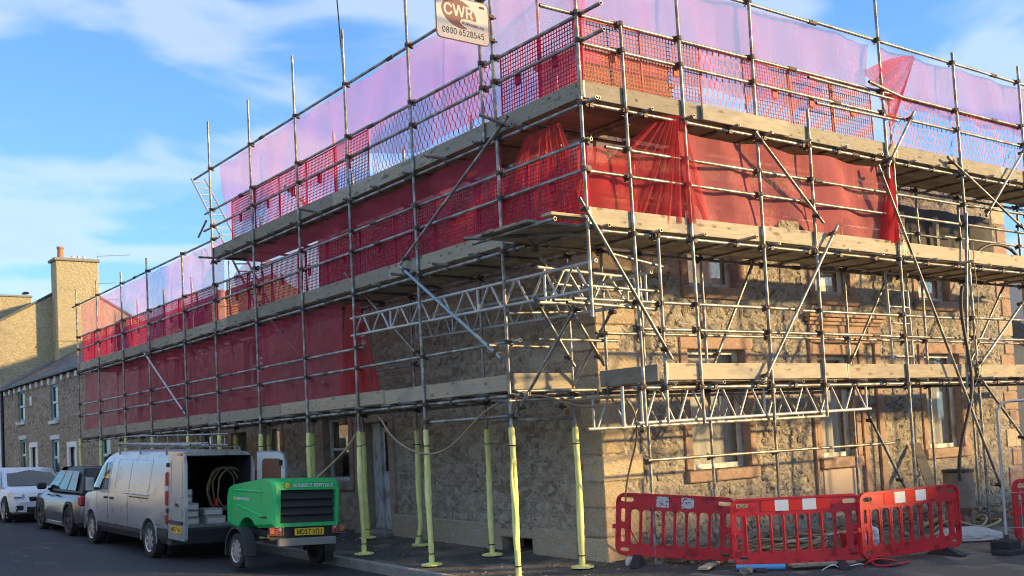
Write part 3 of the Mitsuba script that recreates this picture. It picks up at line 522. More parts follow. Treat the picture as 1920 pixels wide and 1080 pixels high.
# raking and facade braces
def brace(a, b, mat='m_tube', c=True):
    k = tube('brace', a, b, scf, mat=mat); a, b = np.array(a, float), np.array(b, float); d = (b - a) / np.linalg.norm(b - a)
    for t in (a + d * 0.16, b - d * 0.16): obj('swivel_coupler', trimesh.util.concatenate([cyl(t - d * .03, t + d * .03, .037, 10), cyl(t + [0, .03, 0], t + [0, .085, 0], .03, 8) if abs(d[0]) > abs(d[1]) else cyl(t + [.03, 0, 0], t + [.085, 0, 0], .03, 8)]), 'm_coupler', k)
oL, oR = -.075, -.075
for y0, z0, y1, z1, mt in ((4.47, 4.84, 1.45, 6.40, 'm_tube'), (4.5, 4.82, 1.88, 3.10, 'm_tube_blue'), (17.09, 4.62, 14.33, 2.94, 'm_tube_pale')): brace((oL, y0, z0), (oL, y1, z1), mt)
for y0, z0, y1, z1 in ((8.95, 7.10, 7.0, 5.5), (19.2, 5.0, 18.0, 4.0), (6.65, 5.05, 5.2, 3.4), (10.5, 5.05, 8.6, 3.1), (15.0, 5.0, 13.4, 3.2)): brace((.10 if y0 < 19 else .1, y0, z0), (.7, y1, z1))
for a, b in (((oL - .25, 7.5, 6.33), (.5, 7.3, 6.2)), ((oL - .35, 1.62, 6.42), (.5, 1.5, 6.2)), ((-.2, 12.3, 7.05), (.3, 14.1, 7.06))): tube('transom', a, b, scf)
brace((.06, 1.80, 2.30), (.06, .28, 3.72)); brace((1.12, 2.18, 2.31), (1.12, .78, 3.78)); brace((.02, 1.22, 4.66), (1.24, 1.22, 2.95)); brace((0.0, 1.16, 3.86), (.64, 1.16, 2.93))
for x0, z0, x1, z1, o in ((-.18, 4.94, 1.28, 2.93, oR), (3.22, 6.22, 4.66, 5.01, oR), (4.80, 5.22, 3.36, 2.97, 1.10), (5.0, 4.99, 3.05, 2.57, oR), (8.52, 5.22, 6.70, 2.95, 1.10), (6.12, 6.06, 9.13, 0.62, oR - .03), (7.28, 7.09, 6.44, 6.08, oR), (8.20, 6.43, 10.6, 5.35, oR), (10.85, 6.92, 9.3, 5.5, oR), (12.45, 5.15, 10.3, 2.85, 1.10), (10.42, 4.06, 8.64, 2.78, oR), (8.58, 2.74, 10.1, 1.45, oR), (6.25, 2.12, 7.15, .84, .5)): brace((x0, o, z0), (x1, o, z1))
tube('standard', (8.70, -.05, 5.5), (8.32, -.05, 2.45), scf)
# lattice beams
def lattice(name, side, s0, s1, off, zb0, zt0, zb1, zt1, pitch=0.62, mat='m_tube_pale'):
    bm = key(name, scf); Pp = lambda s, z: np.array([off, s, z]) if side == 'L' else np.array([s, off, z]); zb = lambda s: zb0 + (zb1 - zb0) * (s - s0) / (s1 - s0); zt = lambda s: zt0 + (zt1 - zt0) * (s - s0) / (s1 - s0)
    tube('chord', Pp(s0 - .12, zb(s0 - .12)), Pp(s1 + .1, zb(s1 + .1)), bm, mat=mat); tube('chord', Pp(s0 - .12, zt(s0 - .12)), Pp(s1 + .1, zt(s1 + .1)), bm, mat=mat)
    n = max(2, round((s1 - s0) / pitch)); w = (s1 - s0) / n
    for q in range(n):
        a = s0 + q * w
        if q % 4 == 0: tube('upright', Pp(a, zb(a)), Pp(a, zt(a)), bm, r=.019, mat=mat)
        tube('diagonal', Pp(a + .06, zb(a)), Pp(a + w / 2 - .03, zt(a + w / 2)), bm, r=.017, mat=mat); tube('diagonal', Pp(a + w / 2 + .03, zt(a + w / 2)), Pp(a + w - .02, zb(a + w)), bm, r=.017, mat=mat)
    tube('upright', Pp(s1, zb(s1)), Pp(s1, zt(s1)), bm, r=.019, mat=mat)
lattice('lattice_beam', 'L', 0.08, 6.35, .075, 3.82, 4.17, 3.91, 4.21); lattice('lattice_beam', 'L', 0.3, 6.2, 1.24, 3.72, 4.12, 3.85, 4.2)
lattice('lattice_beam', 'R', 0.85, 5.68, .012 + .09, 2.10, 2.56, 2.17, 2.54); lattice('lattice_beam', 'R', 1.0, 6.1, 1.24, 2.06, 2.5, 2.1, 2.5); lattice('lattice_beam', 'R', 0.1, 1.6, 1.05, 3.78, 4.25, 3.8, 4.2)
tube('upright', (.52, 0.1, 2.06), (.52, 0.1, 2.58), scf, r=.024, mat='m_tube_pale')
# foam sleeves and base plates on the legs that stand on the pavement
def sleeve(x, y, ztop, seed, bend=False):
    k = key('foam_sleeve', scf); r = np.random.default_rng(seed); zb = float(zpave(x, y)) + 0.03; n = 26; t = np.linspace(0, 1, n); z = zb + t * (ztop - zb)
    wob = 0.012 * np.sin(t * 5 + seed) * np.sin(t * math.pi); rad = 0.046 + 0.005 * np.sin(t * 9 + seed) + r.normal(0, .0022, n)
    pts = np.column_stack([x + wob, y + 0 * t, z])
    if bend: pts[:, 0] -= 0.10 * np.clip((0.16 - t) / 0.16, 0, 1)
    rad[0] = rad[-1] = 0.040; m = poly_tube(pts, rad, 14); obj('foam', m, 'm_sleeve', k, smooth=50)
    for h in (0.10, 0.90): q = pts[int(h * (n - 1))]; obj('tie', cyl(q - [0, 0, .008], q + [0, 0, .008], 0.054, 14), 'm_black', k)
    b = pts[0]; obj('base_plate', cyl([x, y, zb - .012], [x, y, zb + .012], 0.165, 20), 'm_sleeve', k); obj('flap', cb(b[0] - .07, b[0] + .07, b[1] - .09, b[1] + .06, zb + .012, zb + .03, .006), 'm_sleeve', k)
for q, s in enumerate(LS): sleeve(0, s, 2.19 + 0.024 * (s - 4), q)
for q, s in enumerate(LS): sleeve(1.15, s, 2.16 + 0.024 * (s - 4), q + 20, bend=(q == 8))
m = poly_tube(spline([(-.03, 1.80, 1.7), (-.065, 1.78, 1.2), (-.05, 1.78, .75), (-.075, 1.77, .55), (-.04, 1.8, .45)], 24), np.concatenate([np.linspace(.012, .032, 12), np.linspace(.032, .012, 12)]), 6); obj('torn_foam', m, 'm_sleeve', 'scaffold__foam_sleeve_010', smooth=60)

n_, m_ = 60, 10; S_, Z_ = np.meshgrid(np.linspace(6.75, 12.95, n_), np.linspace(4.78, 6.12, m_), indexing='ij'); v = np.stack([S_, 1.84 + .03 * np.sin(S_ * 5 + Z_ * 2) + .05 * (meshkit.fbm(np.stack([S_ * 2, Z_ * 2, 0 * S_], -1), 3, 2) - .5), Z_], -1).reshape(-1, 3); a_ = (np.arange(n_ - 1)[:, None] * m_ + np.arange(m_ - 1)).ravel()  # dark sheet added where the wall only lies in shade under the top lift
tag(obj('shade_sheet', trimesh.Trimesh(v, np.vstack([np.stack([a_, a_ + m_, a_ + m_ + 1], 1), np.stack([a_, a_ + m_ + 1, a_ + 1], 1)]), process=False), 'm_shade_sheet', smooth=True), 'added dark sheet standing in for the shade behind the right end of the middle lift', 'sheeting')
for x_, w_ in ((7.4, .12), (8.9, .1), (9.25, .3), (10.6, .1)): tag(obj('timber_post', cb(x_, x_ + w_, 1.70, 1.78, 4.68, 5.95, .006), 'm_board', uv=np.tile([[.6, .5]], (24, 1))), {7.4: 'thin timber post before the added shade sheet, leftmost of four on the middle lift', 8.9: 'second timber post from the left before the added shade sheet', 9.25: 'broad timber board standing before the added shade sheet', 10.6: 'rightmost timber post before the added shade sheet'}[x_], 'timber')

# ---------------------------------------------------------------- brick guards and barrier mesh
def rods(segs, r):
    """thin square rods between pairs of points"""
    V, F = [], []; q = np.array([[0, 1, 5], [0, 5, 4], [1, 2, 6], [1, 6, 5], [2, 3, 7], [2, 7, 6], [3, 0, 4], [3, 4, 7]])
    for n, (a, b, rr) in enumerate(segs):
        a, b = np.array(a, float), np.array(b, float); d = b - a; d /= np.linalg.norm(d); u = np.cross(d, [0, 1, 0] if abs(d[1]) < .9 else [1, 0, 0]); u /= np.linalg.norm(u); w = np.cross(d, u)
        c = [u + w, u - w, -u - w, -u + w]; V += [a + x * rr for x in c] + [b + x * rr for x in c]; F.append(q + 8 * n)
    return trimesh.Trimesh(np.array(V), np.vstack(F), process=False)
def place_panel(mesh, side, off): # local x along the wall, z up, y outward-in
    m = mesh.copy(); v = m.vertices; m.vertices = np.column_stack([v[:, 0], v[:, 1] + off, v[:, 2]]) if side == 'R' else np.column_stack([v[:, 1] + off, v[:, 0], v[:, 2]]); return m
def guard(side, s0, z0, label, grp, w=1.22, h=0.97, off=0.10, tilt=0.0, pitch=0.056, seed=0):
    r = np.random.default_rng(seed); t = thing('brick_guard', label, 'mesh panel', grp); seg = []
    nx, nz = round(w / pitch), round(h / pitch)
    mt = 'm_guard' if side == 'L' else 'm_guard_orange'
    for i in range(nx + 1): seg.append(((s0 + w * i / nx, 0, z0), (s0 + w * i / nx, 0, z0 + h), .0046 if 0 < i < nx else .009))
    for i in range(nz + 1): seg.append(((s0, .003, z0 + h * i / nz), (s0 + w, .003, z0 + h * i / nz), .0046 if 0 < i < nz else .009))
    m = rods(seg, 0); m.vertices[:, 1] += tilt * (m.vertices[:, 2] - z0) + .012 * np.sin((m.vertices[:, 0] - s0) * 3); obj('grid', place_panel(m, side, off), mt, t)
    x = s0 + w * (0.42 + .16 * r.random()); zz = z0 + h * .48; obj('plate', place_panel(bx(x, x + .10, -.012, .016, zz, zz + .19), side, off), mt, t)
    return t
n = 0
def row(side, a, b, z, label, grp, off=0.10, w=1.22):
    global n
    s = a; N = 0; ORD = ('nearest to', 'second from', 'third from', 'fourth from', 'fifth from', 'sixth from', 'seventh from', 'eighth from', 'ninth from', 'tenth from', 'eleventh from', 'twelfth from')
    while s + w < b + 0.4: N += 1; guard(side, s, z, label + ', ' + ORD[N - 1] + ' the corner', grp, w=w, off=off + .01 * (n % 2), tilt=rng.normal(0.02, 0.02), seed=n); s += w * rng.uniform(.93, 1.0); n += 1
row('L', 5.65, 12.3, 6.38, 'red mesh guard on the top lift, left facade', 'mesh guards of the left top lift')
row('L', 0.06, 1.8, 6.40, 'red mesh guard of the top lift right of the sign', 'mesh guards beside the sign', w=.9)
row('L', 0.1, 12.0, 4.76, 'dark red mesh guard on the middle lift, left facade', 'mesh guards of the left middle lift')
row('L', 12.6, 23.2, 4.76, 'red mesh guard on the far low left part', 'mesh guards of the far left part')
row('R', 0.08, 2.35, 6.40, 'orange mesh guard before the brick parapet, right facade', 'mesh guards at the corner parapet', w=1.14)
row('R', 3.3, 6.4, 6.40, 'orange mesh guard on the top lift, right facade', 'mesh guards of the right top lift', w=1.05)
def barrier_mesh(side, s0, s1, z0, z1, label, off=.10, pitch=.058, cell=.115, seed=0, mat='m_mesh'):
    """orange oblong-hole plastic barrier mesh: zigzag ribbons that touch their neighbours"""
    r = np.random.default_rng(seed); V, F = [], []; nc = int((s1 - s0) / pitch); nr = int((z1 - z0) / cell * 2); wdt = .0115
    for i in range(nc + 1):
        P = []
        for j in range(nr * 2 + 1):
            q = j // 2; ph = ((q + i) % 2) * 2 - 1; P.append((s0 + i * pitch + ph * pitch * .42, z0 + (q + (.34 if j % 2 else -.14)) * cell))
        b = len(V)
        for x, z in P:
            y = .03 * math.sin(x * 2.2 + seed) + .014 * math.sin(x * 9 + z * 3)
            V += [(x - wdt, y, min(max(z, z0), z1)), (x + wdt, y + .004, min(max(z, z0), z1))]
        for j in range(len(P) - 1): F += [[b + 2 * j, b + 2 * j + 1, b + 2 * j + 3], [b + 2 * j, b + 2 * j + 3, b + 2 * j + 2]]
    m = trimesh.Trimesh(np.array(V), np.array(F), process=False); b2 = rods([((s0, 0, z0), (s1, 0, z0), .012), ((s0, 0, z1), (s1, 0, z1), .012)], 0)
    t = thing('barrier_mesh', label, 'plastic mesh'); obj('net', place_panel(m, side, off), mat, t); obj('edge', place_panel(b2, side, off), mat, t)
barrier_mesh('L', 1.95, 5.6, 6.38, 7.38, 'red oval-holed plastic barrier mesh under the sign on the left top lift', seed=1)
barrier_mesh('R', 2.35, 3.3, 6.40, 7.36, 'short orange oval-holed mesh between two grid guards on the right top lift', seed=2, mat='m_mesh_sun_glare'); barrier_mesh('R', 6.75, 13.2, 6.40, 7.34, 'long orange oval-holed barrier mesh at the right end of the top lift', seed=3, mat='m_mesh_sun_glare')

# ---------------------------------------------------------------- debris netting
def netting(label, side, s0, s1, zb, zt, mat='m_net', off=.13, seed=0, amp=.035, ns=90, nz=26, sag=.0, grp=None):
    s = np.linspace(0, 1, ns); z = np.linspace(0, 1, nz); S, Z = np.meshgrid(s, z, indexing='ij')
    zb_, zt_ = (f(S) if callable(f) else f + 0 * S for f in (zb, zt))
    ss = s0 + (s1 - s0) * S; w = (s1 - s0); hang = sag * np.abs(np.sin(ss * math.pi / 1.05 + seed)) * Z ** 3
    zz = zb_ + (zt_ - zb_) * Z - hang
    q = np.stack([ss * 1.4, zz * .7, 0 * ss + seed], -1); o = off + amp * 2 * (meshkit.fbm(q, 3, seed) - .5) + amp * .7 * np.sin(ss * 5.3 + 2.5 * zz + seed) * (1 - .5 * Z)
    ss = ss + .02 * np.sin(zz * 4 + seed) * ((S < .01) | (S > .99))
    v = (np.stack([ss, o, zz], -1) if side == 'R' else np.stack([o, ss, zz], -1)).reshape(-1, 3)
    i, j = np.meshgrid(np.arange(ns - 1), np.arange(nz - 1), indexing='ij'); a = (i * nz + j).ravel(); f = np.vstack([np.stack([a, a + nz, a + nz + 1], 1), np.stack([a, a + nz + 1, a + 1], 1)])
    uv = np.stack([S * w, Z], -1).reshape(-1, 2)
    return tag(obj('debris_netting', trimesh.Trimesh(v, f, process=False), mat, smooth=True, uv=uv), label, 'netting', grp)
netting('translucent pink netting along the top guard rail of the left facade', 'L', 0.03, 12.25, lambda S: 6.95 - .1 * np.sin(S * 23) - 1.1 * np.clip(.55 - S, 0, .45), 8.29, 'm_net_top', seed=1, off=.16, ns=160, amp=.06, sag=.012)
netting('pale pink netting along the top rail of the far low part of the left scaffold', 'L', 12.3, 23.45, 4.8, 6.68, 'm_net_top', seed=2, off=.16, ns=140, amp=.05, sag=.01)
netting('dark red netting hung on the middle lift of the left facade', 'L', 2.0, 11.7, lambda S: 4.72 + 0 * S, lambda S: 6.16 - .35 * np.clip(S - .9, 0, 1) * 10, 'm_net', seed=3, off=.18, ns=140, amp=.06)
netting('dark red netting on the lowest lift of the left facade', 'L', 7.0, 23.45, 2.70, 4.56, 'm_net', seed=4, off=.18, ns=150, amp=.055)
netting('pale pink windblown netting along the top rail of the right facade', 'R', 0.05, 6.45, lambda S: 7.30 - .5 * (S < .8), lambda S: 8.20 - .05 * np.clip(np.sin(S * 9 - 1), 0, 1) ** 4, 'm_net_top', seed=5, off=.17, ns=140, amp=.09)
netting('pale pink netting at the right end of the right facade top rail', 'R', 6.7, 13.4, 7.25, 8.18, 'm_net_top', seed=6, off=.17, ns=110, amp=.08)
netting('sunlit red netting across the middle lift of the right facade', 'R', 1.9, 6.6, lambda S: 4.74 + .36 * np.clip(1 - np.abs(S - .46) / .10, 0, .75) + .02 * np.sin(S * 19), lambda S: 6.12 - .05 * np.sin(S * 3.14 * 3) ** 2, 'm_net_red', seed=7, off=.13, ns=120, amp=.085)
netting('thin red netting sagging behind the tied bunch right of the corner pole', 'R', .05, 2.1, 4.76, lambda S: 5.62 + .25 * S + .05 * np.sin(S * 9), 'm_net_drape', seed=8, off=.2, ns=60, amp=.08)
def drape(label, top, bottom_pts, mat='m_net_drape', folds=9, seed=0, n=70, m=24, wid=.05, depth=.05):
    """netting gathered at one point and fanning out downwards"""
    top = np.array(top, float); B = spline(bottom_pts, n); t = np.linspace(0, 1, m)[None, :, None]; s = np.linspace(0, 1, n)
    side = B[-1] - B[0]; side = side / np.linalg.norm(side); nrm = np.cross(side, [0, 0, 1]); nrm /= np.linalg.norm(nrm)
    T = top + np.outer(s - .5, side) * wid
    v = T[:, None] * (1 - t) + B[:, None] * t + nrm * (depth * (np.sin(s * folds * 2 * math.pi + 2.5 * np.sin(s * 7 + seed) + seed) + .6 * np.sin(s * folds * 3.7 + seed * 2))[:, None, None] * (np.sin(t * math.pi * .6) + .15) + .03 * np.sin(s * 31 + seed)[:, None, None] * t)
    v[:, :, 2] += (.06 * np.sin(t * math.pi) * np.cos(s * math.pi * 2)[:, None, None])[..., 0]
    a = (np.arange(n - 1)[:, None] * m + np.arange(m - 1)).ravel(); f = np.vstack([np.stack([a, a + m, a + m + 1], 1), np.stack([a, a + m + 1, a + 1], 1)])
    uv = np.stack(np.meshgrid(s * 2, np.linspace(0, 1, m), indexing='ij'), -1).reshape(-1, 2)
    return tag(obj('debris_netting', trimesh.Trimesh(v.reshape(-1, 3), f, process=False), mat, smooth=True, uv=uv), label, 'netting')
drape('bright red netting bunched at one point and fanned out just left of the corner pole', (.14, .98, 6.12), [(.15, 2.25, 4.78), (.17, 1.2, 4.75), (.15, .06, 4.80)], seed=1, wid=.75, folds=7)
drape('red netting tied to one point right of the corner pole, spread like a tent', (1.66, .03, 6.26), [(.15, .95, 4.86), (.7, .6, 4.76), (1.35, .14, 4.76), (2.35, .12, 4.82)], seed=2, folds=9, wid=.35)
drape('crumpled bright red netting bunch hanging at the end of the lowest left netting', (.2, 6.6, 4.5), [(.18, 7.3, 2.86), (.25, 6.6, 2.84), (.22, 5.75, 2.92)], seed=3, folds=6, wid=.5)
drape('torn red flap of netting blown across the top right rail like a flag', (7.56, .03, 8.11), [(6.10, .04, 7.62), (6.16, .0, 7.45), (6.40, -.03, 7.36), (6.52, -.04, 7.2), (6.62, -.01, 6.75), (6.78, .02, 7.0)], seed=4, folds=2, wid=.05, depth=.035)
drape('small red netting knot hanging below the right end of the middle lift netting', (6.62, .0, 6.12), [(6.35, .06, 4.95), (6.6, .02, 4.85), (6.75, .02, 4.95)], seed=5, folds=4)

# ---------------------------------------------------------------- ladders, sign, hoses on the scaffold
def ladder(label, a, b, side_dir, width, mat='m_tube_pale', n=None, grp=None):
    a, b, u = np.array(a, float), np.array(b, float), np.array(side_dir, float); u /= np.linalg.norm(u); L = np.linalg.norm(b - a); t = thing('ladder', label, 'ladder', grp)
    tube('stile', a - u * width / 2, b - u * width / 2, t, r=.024, mat=mat); tube('stile', a + u * width / 2, b + u * width / 2, t, r=.024, mat=mat)
    nn = n or int(L / .27)
    for q in range(nn): p = a + (b - a) * (q + .5) / nn; tube('rung', p - u * width / 2, p + u * width / 2, t, r=.014, mat=mat)
ladder('aluminium ladder leaning up to the middle lift of the right facade', (8.2, 1.05, 2.66), (7.98, .95, 5.0), (1, 0, 0), .62)
ladder('aluminium ladder sticking out past the far end of the left top lift', (.65, 11.4, 5.1), (.65, 14.9, 8.65), (1, 0, .05), .34)
def sign():
    t = thing('sign_board', 'cream scaffolders sign with brown oval logo high on the left corner pole', 'sign')
    o = np.array([-0.985, 1.742, 7.455]); u = np.array([1., 0, 0]); v = np.array([0, 0, 1.]); W, H = .87, .60
    B = basis(o, u, v, np.array([0, -1., 0]))
    obj('board', xf(extrude(rrect(W, H, .07, W / 2, H / 2), .012), B), 'm_sign', t)
    obj('rim', xf(extrude(rrect(W + .014, H + .014, .075, W / 2, H / 2).difference(rrect(W - .012, H - .012, .065, W / 2, H / 2)), .0145), B), 'm_sign_brown', t)
    F = lambda x, y, d: xf(d, basis(o + u * x + v * y + np.array([0, -.0125, 0]), u, v, np.array([0, -1., 0])))
    ov = affinity.rotate(affinity.scale(shapely.Point(0, 0).buffer(1, 32), .29, .195), -16); cut = affinity.rotate(affinity.scale(shapely.Point(.20, -.125).buffer(1, 32), .19, .07), -6)
    lower = affinity.rotate(affinity.scale(shapely.Point(.0, 0).buffer(1, 32), .31, .24), -18)
    shape = ov.difference(cut).difference(sbox(.12, -.4, .5, -.10))
    obj('logo', F(.375, .375, extrude(shape if shape.geom_type == 'Polygon' else max(shape.geoms, key=lambda g: g.area), .003)), 'm_sign_brown', t)
    def txt(s, x, y, h, mat, w, bold, d, sl=0.0):
        m = meshkit.text_mesh(s, h, d, bold); m.apply_translation([-m.bounds[0][0], 0, 0]); m.apply_scale([w / m.bounds[1][0], 1, 1]); m.vertices[:, 1] += sl * m.vertices[:, 0]; obj('lettering', F(x, y, m), mat, t)
    txt('CWR', .125, .335, .155, 'm_sign', .48, True, .006); txt('SCAFFOLDS LTD', .42, .245, .034, 'm_ink', .36, False, .004, -.08); txt('0800 6528545', .09, .075, .085, 'm_ink', .69, False, .004)
    obj('badge', F(.76, .53, extrude(rrect(.09, .03, .004), .003)), 'm_ink', t)
    for z in (7.58, 7.92): obj('clip', trimesh.util.concatenate([cyl([.0, 1.80, z - .025], [.0, 1.80, z + .025], .034, 10), bx(-.10, .0, 1.756, 1.775, z - .02, z + .02), cyl([.03, 1.8, z], [.07, 1.8, z], .012, 6)]), 'm_coupler', t)
sign()
def hose(label, pts, r=.016, mat='m_hose', n=50): return tag(obj('hose', poly_tube(spline(pts, n), r, 8), mat, smooth=60), label, 'hose')
hose('tan rubber hose hanging in a long loop under the lowest left platform', [(.3, 6.2, 2.50), (.1, 5.6, 2.42), (-.05, 5.0, 2.12), (-.05, 4.2, 1.84), (-.05, 3.3, 1.92), (0, 2.5, 2.36), (.1, 2.0, 2.53), (.2, 1.9, 2.55)])
hose('tan hose running straight down from the scaffold into the back of the green compressor', [(-.06, 6.15, 2.25), (-.35, 6.15, 1.9), (-.7, 6.15, 1.62), (-.95, 6.2, 1.42)])
hose('tan hose hanging from the girder down the sunlit wall behind the first red barrier', [(.3, 1.1, 2.5), (.75, .9, 2.48), (.95, .5, 2.42), (1.2, .6, 2.15), (1.6, 1.2, 1.5), (1.75, 1.5, .9), (1.95, 1.6, .5), (2.4, 1.7, .2)])
hose('thin tan hose tied along the corner under the lowest lift', [(.15, 1.7, 2.55), (.45, 1.4, 2.50), (.75, 1.2, 2.38), (1.2, 1.0, 2.40), (1.6, 1.3, 2.42)], r=.013)
hose('dark bent rubber hose hanging down in front of the second right window', [(8.32, -.1, 4.2), (8.36, -.1, 3.0), (8.34, -.12, 2.4), (8.15, -.1, 1.9), (7.98, -.05, 1.4), (7.98, 0, .9)], r=.03, mat='m_hose_dark')
hose('thin brown cable tied to the dark tube on the right facade', [(8.80, -.08, 5.0), (8.78, -.1, 4.0), (8.66, -.12, 3.6), (8.52, -.11, 3.2), (8.6, -.12, 2.8), (8.48, -.1, 2.5)], r=.009)
hose('black rubber hose coiled on the middle lift boards at the right end', [(9.3, .3, 4.72), (9.7, .25, 5.02), (10.3, .25, 5.1), (10.9, .3, 4.98), (11.2, .35, 4.72)], r=.03, mat='m_hose_dark')
tag(obj('overhead_wire', cyl((.4, 6.9, 8.3), (-1.2, 5.9, 30), .012, 6), 'm_black'), 'thin dark wire rising into the sky behind the left scaffold', 'wire')

# ---------------------------------------------------------------- barriers, fence and site clutter
def barrier(label, A, B, group=None, worn=False, h=0.90):
    A, B = np.array(A, float), np.array(B, float); L = np.linalg.norm(B - A); u = (B - A) / L; w = np.array([0, 0, 1.]) - u * u[2]; w /= np.linalg.norm(w); y = np.cross(w, u)
    Bm = basis(A, u, y, w); t = thing('site_barrier', label, 'barrier', group)
    out = rrect(L, h, .13, L / 2, h / 2, 6); n = 8; x0, x1 = .20, L - .20; pw = (x1 - x0) / n
    for q in range(n): out = out.difference(rrect(pw * .75, h * .55, pw * .30, x0 + (q + .5) * pw, h * .465, 5))
    for sx in (1, -1):
        cx = L / 2 + sx * (L / 2 - .16); out = out.difference(rrect(.19, .06, .03, cx, h - .095)); out = out.difference(rrect(.13, .05, .025, L / 2 + sx * (L / 2 - .14), .085))
        for zz in (.62, .30): out = out.difference(rrect(.06, .19, .025, L / 2 + sx * (L / 2 - .105), zz * h + .02))
    m = extrude(out, .03); m.vertices = m.vertices[:, [0, 2, 1]] - [0, .015, 0]; obj('panel', xf(m, Bm), 'm_barrier', t)
    rim = rrect(L, h, .13, L / 2, h / 2, 6); rim = rim.difference(rim.buffer(-.028)); m = extrude(rim, .055); m.vertices = m.vertices[:, [0, 2, 1]] - [0, .0275, 0]; obj('rim', xf(m, Bm), 'm_barrier', t)
    for q in range(n + 1): xx = x0 + q * pw; obj('rib', xf(cb(xx - .008, xx + .008, -.021, .021, h * .17, h * .75, .006), Bm), 'm_barrier', t)
    sw = L * .105
    for q in range(-2, 3):
        c = L / 2 + q * sw; mt = ('m_worn_white' if worn else 'm_reflect') if q % 2 else ('m_barrier' if worn else 'm_reflect_red')
        for sy in (-1, 1): obj('stripe', xf(cb(c - sw / 2 + .001, c + sw / 2 - .001, sy * .0155, sy * .0195, h * .795, h * .965, .001), Bm), mt, t)
    obj('hook', xf(cb(-.05, .05, -.02, .02, h * .42, h * .49), Bm), 'm_barrier', t); obj('hook', xf(cb(L - .05, L + .05, -.02, .02, h * .42, h * .49), Bm), 'm_barrier', t)
    for xx in (.33, L - .33):
        p = A + u * xx; zg = float(zpave(p[0], p[1])); dz = max(p[2] - zg, .03)
        f = trimesh.convex.convex_hull(np.array([[xx - .05, sy * .05, .02] for sy in (-1, 1)] + [[xx + .05, sy * .05, .02] for sy in (-1, 1)] + [[xx + sx * .07, sy * .28, -dz] for sx in (-1, 1) for sy in (-1, 1)] + [[xx + sx * .07, sy * .28, -dz + .025] for sx in (-1, 1) for sy in (-1, 1)]))
        obj('foot', xf(f, Bm), 'm_plastic', t)
    return t
barrier('scuffed dull red plastic barrier with worn white patches, leftmost, against the building corner', (1.60, 1.62, .235), (2.60, .24, .10), worn=True)
barrier('red plastic barrier with two clean white patches, middle of the three', (2.22, -.07, .105), (3.58, -1.19, .11))
barrier('bright red plastic barrier with cream and white patches, rightmost of the three', (3.50, -1.20, .11), (5.54, -1.42, .115))
barrier('red and white barrier at the right edge behind the steel fence frame', (6.2, -1.88, .13), (7.85, -2.9, .12))
fen = thing('mesh_fence', 'tall round-cornered steel fence panel standing at the right edge', 'fence'); A = np.array([5.93, -1.89, 0.1]); u = np.array([.8, -.6, 0]); up = np.array([0, 0, 1.])
fp = [A] + [A + up * z for z in (.5, 1.2, 1.8, 1.93)] + [A + u * .06 + up * 2.02, A + u * .18 + up * 2.06, A + u * 1.6 + up * 2.08, A + u * 3.2 + up * 2.08, A + u * 3.38 + up * 1.98, A + u * 3.42 + up * 1.8, A + u * 3.42]
obj('frame', poly_tube(np.array(fp), .021, 10), 'm_tube_pale', fen, smooth=50)
for z in (.25, .75, 1.05, 1.35, 1.72): obj('wire', cyl(A + up * z, A + u * 3.42 + up * (z + .03 * math.sin(z * 9)), .004, 6), 'm_tube_pale', fen)
for q in range(1, 14): obj('wire', cyl(A + u * q * .245 + up * .1, A + u * q * .245 + up * 2.06, .0022, 5), 'm_tube_pale', fen)
ft = thing('fence_foot', 'black rubber block foot under the steel fence post', 'fence foot'); obj('block', cb(5.70, 6.02, -2.06, -1.76, .0, .19, .02), 'm_rubber', ft); obj('block', cb(5.55, 5.98, -2.12, -1.86, -.03, .07, .02), 'm_rubber', ft); obj('socket', cyl((5.93, -1.89, .18), (5.93, -1.89, .26), .035, 10), 'm_coupler', ft)
dr_ = thing('steel_vessel', 'rusty grey steel blasting vessel on legs between the barriers and the wall', 'vessel'); c = np.array([8.35, .25, 0])
obj('drum', trimesh.util.concatenate([cyl(c + [0, 0, .42], c + [0, 0, 1.02], .25, 22), cyl(c + [0, 0, .25], c + [0, 0, .42], .13, 22, .25)]), 'm_rust', dr_, smooth=40); obj('rim', cyl(c + [0, 0, 1.02], c + [0, 0, 1.07], .265, 22), 'm_black', dr_); obj('band', cyl(c + [0, 0, .70], c + [0, 0, .74], .256, 22), 'm_rust', dr_)
for a in (.4, 2.5, 4.6): obj('leg', cyl(c + [.22 * math.cos(a), .22 * math.sin(a), .5], c + [.26 * math.cos(a), .26 * math.sin(a), .03], .025, 8), 'm_rust', dr_)
obj('spout', cyl(c + [-.05, -.1, .28], c + [-.08, -.2, .06], .05, 10), 'm_rust', dr_); obj('wheel', cyl(c + [.3, .1, .62], c + [.38, .1, .62], .13, 16), 'm_tube_pale', dr_)
def crumple(size, seed, sub=3, amp=.35):
    m = trimesh.creation.icosphere(subdivisions=sub); v = m.vertices; n = meshkit.fbm(v * 1.7 + seed, 4, seed); n2 = np.abs(meshkit.noise(v * 4.1 + seed * 3, seed) - .5); m.vertices = v * (1 - amp / 2 + amp * n + .22 * n2)[:, None] * size; m.vertices[:, 2] = np.maximum(m.vertices[:, 2], -size[2] * .35); return m
def at(m, x, y, z, a=0): m.apply_transform(trimesh.transformations.rotation_matrix(a, [0, 0, 1])); m.apply_translation([x, y, z]); return m
tag(obj('plastic_sheet', at(crumple(np.array([.50, .26, .15]), 4, amp=.6), 6.9, -.75, .10, -.5), 'm_sheet'), 'crumpled pale grey plastic sheet on the ground right of the barriers', 'plastic sheet')
tag(obj('rubble_sack', at(crumple(np.array([.24, .2, .28]), 7), 4.9, -.3, .16), 'm_white_dirty'), 'dirty white rubble sack behind the rightmost barrier of the three', 'sack')
